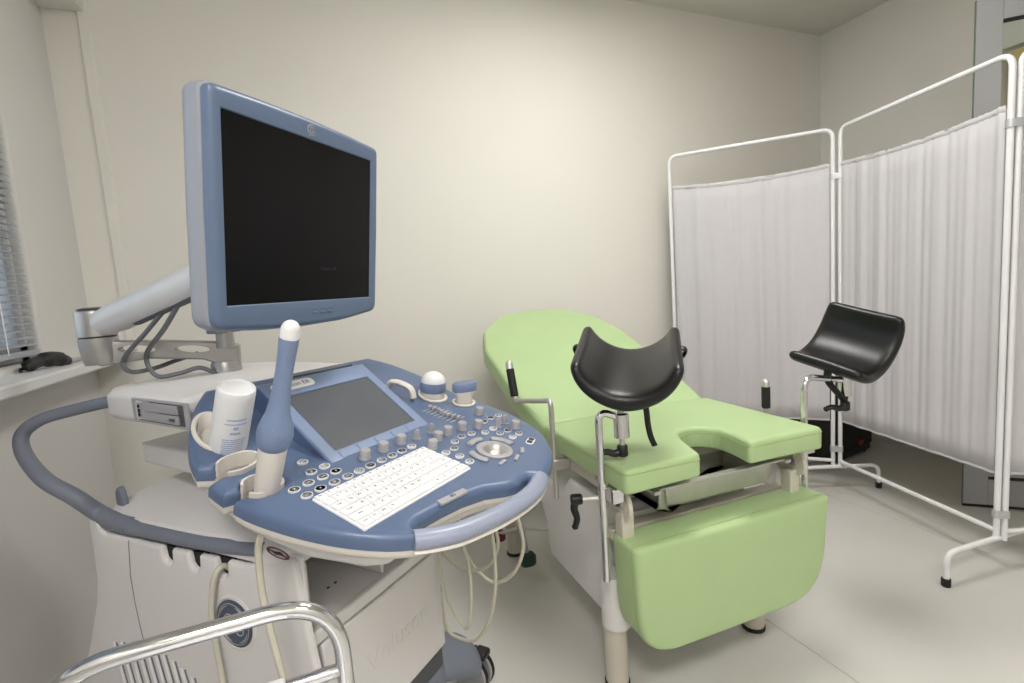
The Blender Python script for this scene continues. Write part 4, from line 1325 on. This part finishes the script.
# steel basin on a slide under the cut-out
bz = 0.605
bo_ = fillet([Vector(p) for p in ((-0.205, -0.120), (0.235, -0.120), (0.235, 0.13), (-0.205, 0.13))], 0.012, 4)
mb = MB()
oo = resample(bo_, 0.04)
if area2(oo) < 0:
    oo = oo[::-1]
lv = [(oo, bz - 0.002), (offset(oo, 0.0), bz + 0.002), (offset(oo, -0.022), bz + 0.001), (offset(oo, -0.026), bz - 0.01), (offset(oo, -0.032), bz - 0.060), (offset(oo, -0.045), bz - 0.074)]
n = len(oo)
vs, fs = [], []
for pl, zz in lv:
    vs += [(p.x, p.y, zz) for p in pl]
for i in range(len(lv) - 1):
    fs += [(i * n + k, i * n + (k + 1) % n, (i + 1) * n + (k + 1) % n, (i + 1) * n + k) for k in range(n)]
fs.append(tuple((len(lv) - 1) * n + k for k in range(n)))
lo_ = [(offset(oo, -0.020), bz - 0.002), (offset(oo, -0.0235), bz - 0.012), (offset(oo, -0.029), bz - 0.062), (offset(oo, -0.044), bz - 0.077)]
b0 = len(vs)
for pl, zz in lo_:
    vs += [(p.x, p.y, zz) for p in pl]
for i in range(len(lo_) - 1):
    fs += [(b0 + i * n + k, b0 + (i + 1) * n + k, b0 + (i + 1) * n + (k + 1) % n, b0 + i * n + (k + 1) % n) for k in range(n)]
fs.append(tuple(b0 + (len(lo_) - 1) * n + k for k in range(n))[::-1])
fs += [(k, b0 + k, b0 + (k + 1) % n, (k + 1) % n) for k in range(n)]
mb.add(vs, fs)
mb.build('steel_basin', M_STEEL, GC, TAB)
for x in (-0.215, 0.240):
    MB().box(x - 0.008, x + 0.012, -0.12, 0.3, bz - 0.012, bz - 0.003).build('basin_runner', M_STEEL, GC, TAB, smooth=False)

# side grips
def grip(s, v0, dv):
    u = s * 0.36
    z1 = 0.792 if s < 0 else 0.69
    pts = fillet([tab(u, v0, 0.50), tab(u, v0, 0.806), tab(u + s * 0.01, v0 + dv, 0.752), tab(u + s * 0.012, v0 + dv + 0.04, 0.89)], 0.02, 5, closed=False)
    MB().tube(pts, 0.0085, 10).build('grip_rod', M_STEEL, GC)
    pa, pb_ = pts[-1].lerp(tab(u + s * 0.01, v0 + dv, 0.752), 0.98), pts[-1]
    d_ = (pb_ - pa)
    MB().tube([pa + d_ * 0.1, pa + d_ * 0.12, pa + d_ * 0.8, pa + d_ * 0.82], [0.010, 0.0145, 0.0145, 0.011], 14).build('hand_grip', M_RUBBER, GC)
    MB().tube([pa + d_ * 0.80, pa + d_ * 0.94, pa + d_ * 1.0, pa + d_ * 1.03], [0.0135, 0.0135, 0.010, 0.004], 14).build('grip_cap', M_STEEL, GC)
    MB().box(min(u, s * 0.312) - 0.008, max(u, s * 0.312) + 0.008, v0 - 0.014, v0 + 0.014, 0.59, 0.622).build('grip_clamp', M_STEEL, GC, TAB, bevel=0.003)


grip(-1, 0.19, 0.28)
# right grip stands straight up behind the seat edge
MB().tube([tab(0.36, 0.065, 0.56), tab(0.36, 0.065, 0.72)], 0.0085, 10).build('grip_rod', M_STEEL, GC)
MB().tube([tab(0.36, 0.065, 0.70), tab(0.36, 0.065, 0.703), tab(0.36, 0.065, 0.772), tab(0.36, 0.065, 0.774)], [0.010, 0.0135, 0.0135, 0.011], 14).build('hand_grip', M_RUBBER, GC)
MB().tube([tab(0.36, 0.065, 0.772), tab(0.36, 0.065, 0.788), tab(0.36, 0.065, 0.795), tab(0.36, 0.065, 0.798)], [0.013, 0.013, 0.009, 0.004], 14).build('grip_cap', M_STEEL, GC)
MB().box(0.30, 0.37, 0.052, 0.078, 0.59, 0.622).build('grip_clamp', M_STEEL, GC, TAB, bevel=0.003)


def lever(root, d, drop):
    """black clamping lever: boss at root, axis d, curved handle along drop"""
    root, d, drop = Vector(root), Vector(d).normalized(), Vector(drop)
    MB().tube([root - d * 0.004, root, root + d * 0.022, root + d * 0.026], [0.011, 0.014, 0.014, 0.010], 14).build('lever_boss', M_BLACK, GC)
    pts = cr([root + d * 0.012, root + d * 0.018 + drop * 0.3, root + d * 0.012 + drop * 0.65, root + d * 0.020 + drop], 5)
    n_ = len(pts)
    MB().tube(pts, [0.011 - 0.004 * (k / n_) for k in range(n_ - 2)] + [0.0085, 0.005], 10).build('lever_handle', M_BLACK, GC)


# leg rests
def leg_rest(s, post, sleeve, centre, cross, axis, lab):
    u0, v0, zb, zt = post
    pts = fillet([tab(u0, v0, zb), tab(u0, v0, zt), tab(*sleeve)], 0.035, 7, closed=False)
    MB().tube(pts, 0.0098, 14).build('leg_rest_post', M_CHROME, GC)
    # clamp block on the rail
    MB().box(min(u0 - s * 0.02, s * 0.312) - 0.002, max(u0 + s * 0.016, s * 0.312) + 0.002, v0 - 0.022, v0 + 0.022, 0.592, 0.630).build('post_clamp', M_CHROME, GC, TAB, bevel=0.002)
    MB().lathe([(0.008, 0), (0.012, 0.004), (0.012, 0.012), (0.008, 0.02)], 12, Matrix.Translation((u0 + 0.004, v0, 0.630))).build('post_stop', M_CHROME, GC, TAB)
    sv = tab(*sleeve)
    MB().lathe([(0.012, -0.05), (0.020, -0.048), (0.020, 0.012), (0.016, 0.016)], 20, Matrix.Translation(sv)).build('joint_sleeve', M_CHROME, GC)
    MB().tube([sv + UP * 0.01, sv + UP * 0.04], 0.009, 12).build('joint_pin', M_STEEL, GC)
    MB().tube([sv - UP * 0.05, sv - UP * 0.085], 0.007, 10).build('joint_screw', M_STEEL, GC)
    lever(sv - UP * 0.072, (0, 0, -1), Vector((-0.92, 0.38, 0)) * 0.066)
    # saddle
    X = (TAB.to_3x3() @ Vector(cross))
    A = (TAB.to_3x3() @ Vector(axis))
    Wd, Ln = X.length, A.length
    X.normalize()
    A = (A - X * A.dot(X)).normalized()
    N = X.cross(A)
    if N.z < 0:
        N = -N
    Cn = tab(*centre)
    nphi, nt = 14, 7
    PHI = math.radians(76)
    R = Wd / 2 / math.sin(PHI)
    inn, outr = [], []
    thk = 0.058
    for i in range(nphi + 1):
        ph = -PHI + 2 * PHI * i / nphi
        q = abs(ph / PHI)
        for j in range(nt + 1):
            t_ = (j / nt - 0.5) * Ln * (1 - 0.12 * q ** 4)
            flare = 0.012 * abs(j / nt - 0.5) * 2
            for lst, rr in ((inn, R + flare * 0.4), (outr, R + thk * (1 - 0.5 * q))):
                p = Cn + X * (rr * math.sin(ph)) + N * (-rr * math.cos(ph) * 0.88 + R * math.cos(PHI)) + A * t_
                lst.append(p)
    m1 = nt + 1
    mbx = MB()
    fs_ = []
    NI = len(inn)
    for i in range(nphi):
        for j in range(nt):
            a_, b_, c_, d_ = i * m1 + j, (i + 1) * m1 + j, (i + 1) * m1 + j + 1, i * m1 + j + 1
            fs_.append((a_, b_, c_, d_))
            fs_.append((NI + d_, NI + c_, NI + b_, NI + a_))
    for i in range(nphi):
        fs_.append((i * m1, NI + i * m1, NI + (i + 1) * m1, (i + 1) * m1))
        k = nt
        fs_.append((i * m1 + k, (i + 1) * m1 + k, NI + (i + 1) * m1 + k, NI + i * m1 + k))
    for j in range(nt):
        fs_.append((j, j + 1, NI + j + 1, NI + j))
        k = nphi * m1
        fs_.append((k + j, NI + k + j, NI + k + j + 1, k + j + 1))
    mbx.add(inn + outr, fs_)
    bmt = bmesh.new()
    sd_ = mbx.build('leg_rest_saddle', M_LEATH, GC, sub=2, ang=180)
    bmt.from_mesh(sd_.data)
    bmesh.ops.recalc_face_normals(bmt, faces=bmt.faces)
    bmt.to_mesh(sd_.data)
    bmt.free()
    sd_['label'] = lab
    # bracket under the saddle
    low = Cn + N * (-(R + thk) * 0.88 + R * math.cos(PHI))
    MB().tube([sv + UP * 0.025, low - N * 0.012, low + N * 0.006], 0.011, 12).build('saddle_joint', M_STEEL, GC)
    return Cn, X, A, N, R, thk, low, sd_


Cn, X, A, N, R, thk, low, sd_ = leg_rest(-1, (-0.36, -0.092, 0.385, 0.835), (-0.303, -0.105, 0.808), (-0.276, -0.110, 0.995), (0.164, -0.120, -0.011), (-0.178, -0.238, -0.080), 'black padded leg rest with a hanging strap')
# strap loops and hanging end
PHI = math.radians(76)
for s in (-1, 1):
    e0 = Cn + X * ((R + 0.02) * math.sin(s * PHI)) + N * (-0.02) - A * 0.02
    MB().tube(cr([e0 - N * 0.025, e0 + X * s * 0.012 - N * 0.016, e0 + X * s * 0.016 - N * 0.002, e0 + X * s * 0.006 + N * 0.002, e0 - X * s * 0.006 - N * 0.006], 4), 0.0045, 8, upv=A, rb=0.012).build('strap_loop', M_BLACK, GC)
s0 = low + A * 0.02 + X * 0.03
MB().tube(cr([s0 + UP * 0.01, s0 + Vector((0.012, -0.004, -0.04)), s0 + Vector((0.02, 0.0, -0.09)), s0 + Vector((0.026, -0.002, -0.125)), s0 + Vector((0.036, -0.004, -0.15))], 5), 0.0075, 8, rb=0.0018).build('strap', M_BLACK, GC)
cb = tab(-0.372, -0.092, 0.610)
cd = Vector((-0.92, 0.38, 0))
lever(cb + cd * 0.045, cd, -UP * 0.078)
MB().tube([cb, cb + cd * 0.05], 0.006, 8).build('clamp_screw', M_STEEL, GC)

Cn, X, A, N, R, thk, low, sd_ = leg_rest(1, (0.36, -0.075, 0.46, 0.825), (0.537, -0.075, 0.792), (0.545, -0.066, 0.932), (0.162, 0.0005, 0.130), (0.052, -0.230, -0.061), 'black padded leg rest tilted inward with a buckled strap')
e0 = Cn - X * ((R + 0.012) * math.sin(PHI)) - N * 0.012
sb = tab(0.53, -0.08, 0.715)
MB().tube(cr([e0 + A * 0.015 - UP * 0.002, e0 + A * 0.012 - UP * 0.05, sb + UP * 0.02 - tX * 0.01, sb], 5), 0.0120, 8, upv=A.cross(UP), rb=0.0018).build('strap', M_BLACK, GC)
MB().tube(cr([low + A * 0.03 - N * 0.002, sb + UP * 0.06 + tX * 0.015, sb + UP * 0.02, sb - UP * 0.01], 5), 0.009, 8, upv=A.cross(UP), rb=0.002).build('strap', M_BLACK, GC)

# ================================================================== FOLDING SCREEN
FS = thing('folding_screen', 'white folding privacy screen with gathered curtains behind the green chair', 'privacy screen', (2.461, 1.675, 0))
PTS = [Vector((1.935, 2.265, 0)), Vector((2.447, 1.697, 0)), Vector((2.463, 1.670, 0)), Vector((2.247, 0.947, 0)), Vector((2.266, 0.933, 0)), Vector((2.95, 0.585, 0))]
HT, RB = 1.81, 0.135
rt = 0.0098


def curtain(a, b, name_seed):
    random.seed(name_seed)
    d = (b - a)
    L = d.length
    e_ = d.normalized()
    n_ = Vector((-e_.y, e_.x, 0))
    nx, nz = 150, 16
    folds = [(random.uniform(40, 90), random.uniform(0, 6), random.uniform(0.0012, 0.003)) for _ in range(5)] + [(random.uniform(110, 190), random.uniform(0, 6), random.uniform(0.0008, 0.0016)) for _ in range(4)]
    vs_, fs_ = [], []
    for i in range(nx + 1):
        x = i / nx * L
        sag = 0.018 * math.sin(PI * i / nx)
        zt, zb = 1.636 - sag, 0.366
        for j in range(nz + 1):
            t_ = j / nz
            z_ = zt + (zb - zt) * t_
            w_ = sum(am * math.sin(fr * x + ph + 0.5 * math.sin(t_ * 2 + ph)) for fr, ph, am in folds) * (0.75 + 0.35 * t_)
            p = a + e_ * x + n_ * (w_ * (1 - 0.55 * t_ ** 3)) + Vector((0, 0, z_))
            vs_.append(p)
    m1 = nz + 1
    for i in range(nx):
        for j in range(nz):
            fs_.append((i * m1 + j, (i + 1) * m1 + j, (i + 1) * m1 + j + 1, i * m1 + j + 1))
    mbx = MB()
    mbx.add(vs_, fs_)
    o_ = mbx.build('curtain', M_CLOTH, FS, ang=180)
    sol = o_.modifiers.new('solid', 'SOLIDIFY')
    sol.thickness = 0.0012
    # gathered heading and bottom hem
    hd = [vs_[i * m1] + Vector((0, 0, 0.003 + 0.002 * math.sin(i * 1.3))) for i in range(0, nx + 1, 2)]
    MB().tube(hd, [0.005 + 0.001 * math.sin(i * 2.1) for i in range(len(hd))], 8, upv=(0, 0, 1), rb=[0.011] * len(hd)).build('curtain_heading', M_CLOTH, o_)
    hm_ = [vs_[i * m1 + nz] for i in range(0, nx + 1, 2)]
    MB().tube(hm_, 0.0022, 6, upv=(0, 0, 1), rb=0.006).build('curtain_hem', M_CLOTH, o_)
    return o_


for k in range(3):
    a, b = PTS[2 * k], PTS[2 * k + 1]
    e_ = (b - a).normalized()
    zb = RB - 0.02
    pts = fillet([a + Vector((0, 0, zb)), a + Vector((0, 0, HT)), b + Vector((0, 0, HT)), b + Vector((0, 0, zb))], 0.045, 7, closed=False)
    MB().tube(pts, rt, 12).build('panel_frame', M_ENAM, FS)
    MB().tube([a + Vector((0, 0, RB + 0.015)), b + Vector((0, 0, RB + 0.015))], rt * 0.95, 12).build('bottom_rail', M_ENAM, FS)
    MB().tube([a + Vector((0, 0, 1.632)) + e_ * rt, b + Vector((0, 0, 1.632)) - e_ * rt], 0.0025, 6).build('curtain_wire', M_STEEL, FS)
    curtain(a + e_ * (rt + 0.004), b - e_ * (rt + 0.004), 11 + k)
for (a, b) in ((PTS[1], PTS[2]), (PTS[3], PTS[4])):
    for z_ in (0.215, 1.585):
        mid = (a + b) / 2
        ang = math.atan2((b - a).y, (b - a).x)
        hl = (b - a).length / 2 + rt + 0.003
        MB().slab(resample(rect(-hl, hl, -rt - 0.003, rt + 0.003, rt), 0.01), top=lambda x, y: 0.014, th=0.028, b=0.001, grid=0.05, M=Matrix.Translation(mid + Vector((0, 0, z_))) @ Matrix.Rotation(ang, 4, 'Z')).build('hinge', M_ALU, FS)


def foot(p, d, l1, l2):
    """curved foot bar through the post p along d"""
    d = Vector(d).normalized()
    h_ = RB - 0.012
    pts = fillet([p - d * l1 + Vector((0, 0, 0.022)), p - d * l1 + Vector((0, 0, h_)), p + d * l2 + Vector((0, 0, h_)), p + d * l2 + Vector((0, 0, 0.022))], 0.045, 7, closed=False)
    ft = MB().tube(pts, rt, 12).build('foot_bar', M_ENAM, FS)
    for q in (p - d * l1, p + d * l2):
        MB().lathe([(0.013, 0), (0.0145, 0.003), (0.0145, 0.028), (0.012, 0.03)], 14, Matrix.Translation(q)).build('rubber_foot', M_RUBBER, ft)


foot(PTS[3] + Vector((-0.004, -0.002, 0)), (1, -0.10, 0), 0.256, 0.236)
foot(PTS[2] + Vector((0.0, 0.0, 0)), (0.85, -0.42, 0), 0.19, 0.19)
foot(PTS[0] + Vector((0.0, 0.0, 0)), (0.75, 0.66, 0), 0.15, 0.15)
foot(PTS[5] + Vector((0.0, 0.0, 0)), (0.4, 0.9, 0), 0.18, 0.18)

# ================================================================== BLACK LOUDSPEAKER behind the screen
SPK = frame((2.93, 1.915, 0), Vector((0.88, 0.12, 0)).normalized(), Vector((-0.12, 0.88, 0)).normalized(), UP)
sp_ = thing('loudspeaker', 'black box loudspeaker with red oval badge on the floor behind the screen', 'speaker', (2.95, 2.05, 0))
MB().box(-0.20, 0.22, 0.0, 0.32, 0.015, 0.44).build('cabinet', M_BLACK, sp_, SPK, bevel=0.006)
MB().box(-0.19, 0.21, -0.012, 0.0, 0.06, 0.43).build('grille', M_RUBBER, sp_, SPK, bevel=0.004)
bd = SPK @ frame((0.075, -0.0125, 0.085), (1, 0, 0), (0, 0, 1), (0, -1, 0))
MB().lathe([(0.035, 0), (0.035, 0.002), (0, 0.0025)], 20, bd, sx=1, sy=0.45).build('badge', mat('badge_red', (150, 34, 34), 0.4), sp_)
for x, y in ((-0.17, 0.03), (0.19, 0.03), (-0.17, 0.29), (0.19, 0.29)):
    MB().lathe([(0.015, 0), (0.015, 0.016)], 12, Matrix.Translation((x, y, 0))).build('rubber_foot', M_RUBBER, sp_, SPK)

# ================================================================== CHROME TROLLEY in the foreground
TR = thing('chrome_trolley', 'chrome tube trolley with rounded rail in the foreground', 'trolley', (-0.15, 0.45, 0))
ZT = 0.771
for y in (0.66, 0.12):
    pts = fillet([(-0.315, y, 0.075), (-0.315, y, ZT), (0.0, y, ZT), (0.0, y, 0.075)], 0.085, 10, closed=False)
    fr = MB().tube(pts, 0.0105, 16).build('end_frame', M_CHROME, TR)
    MB().tube([(-0.315, y, 0.668), (0.0, y, 0.668)], 0.0085, 14).build('frame_crossbar', M_CHROME, fr)
    MB().tube([(-0.315, y, 0.22), (0.0, y, 0.22)], 0.0085, 14).build('frame_crossbar', M_CHROME, fr)
for x in (-0.315, 0.0):
    for z_ in (0.62, 0.20):
        MB().tube([(x, 0.12, z_), (x, 0.66, z_)], 0.007, 12).build('side_rail', M_CHROME, TR)
    for y in (0.12, 0.66):
        MB().lathe([(0.012, -0.012), (0.034, -0.011), (0.0365, 0.0), (0.034, 0.011), (0.012, 0.012)], 20, frame((x, y, 0.0365), (0, 1, 0), (0, 0, 1), (1, 0, 0))).build('caster_wheel', M_RUBBER, TR)
        MB().tube([(x, y, 0.035), (x, y, 0.08)], 0.009, 10).build('caster_stem', M_STEEL, TR)
for z_ in (0.61, 0.21):
    ol = rect(-0.300, -0.015, 0.135, 0.645, 0.015)
    MB().slab(resample(ol, 0.05), top=lambda x, y: z_, th=0.008, b=0.003, grid=0.1).build('shelf', M_ENAM, TR)
bx = MB()
bx.box(-0.235, -0.068, 0.50, 0.637, 0.612, 0.70)
tag(bx.build('paper_box', M_ENAM, bevel=0.002), 'white box on the top shelf of the chrome trolley', 'box')
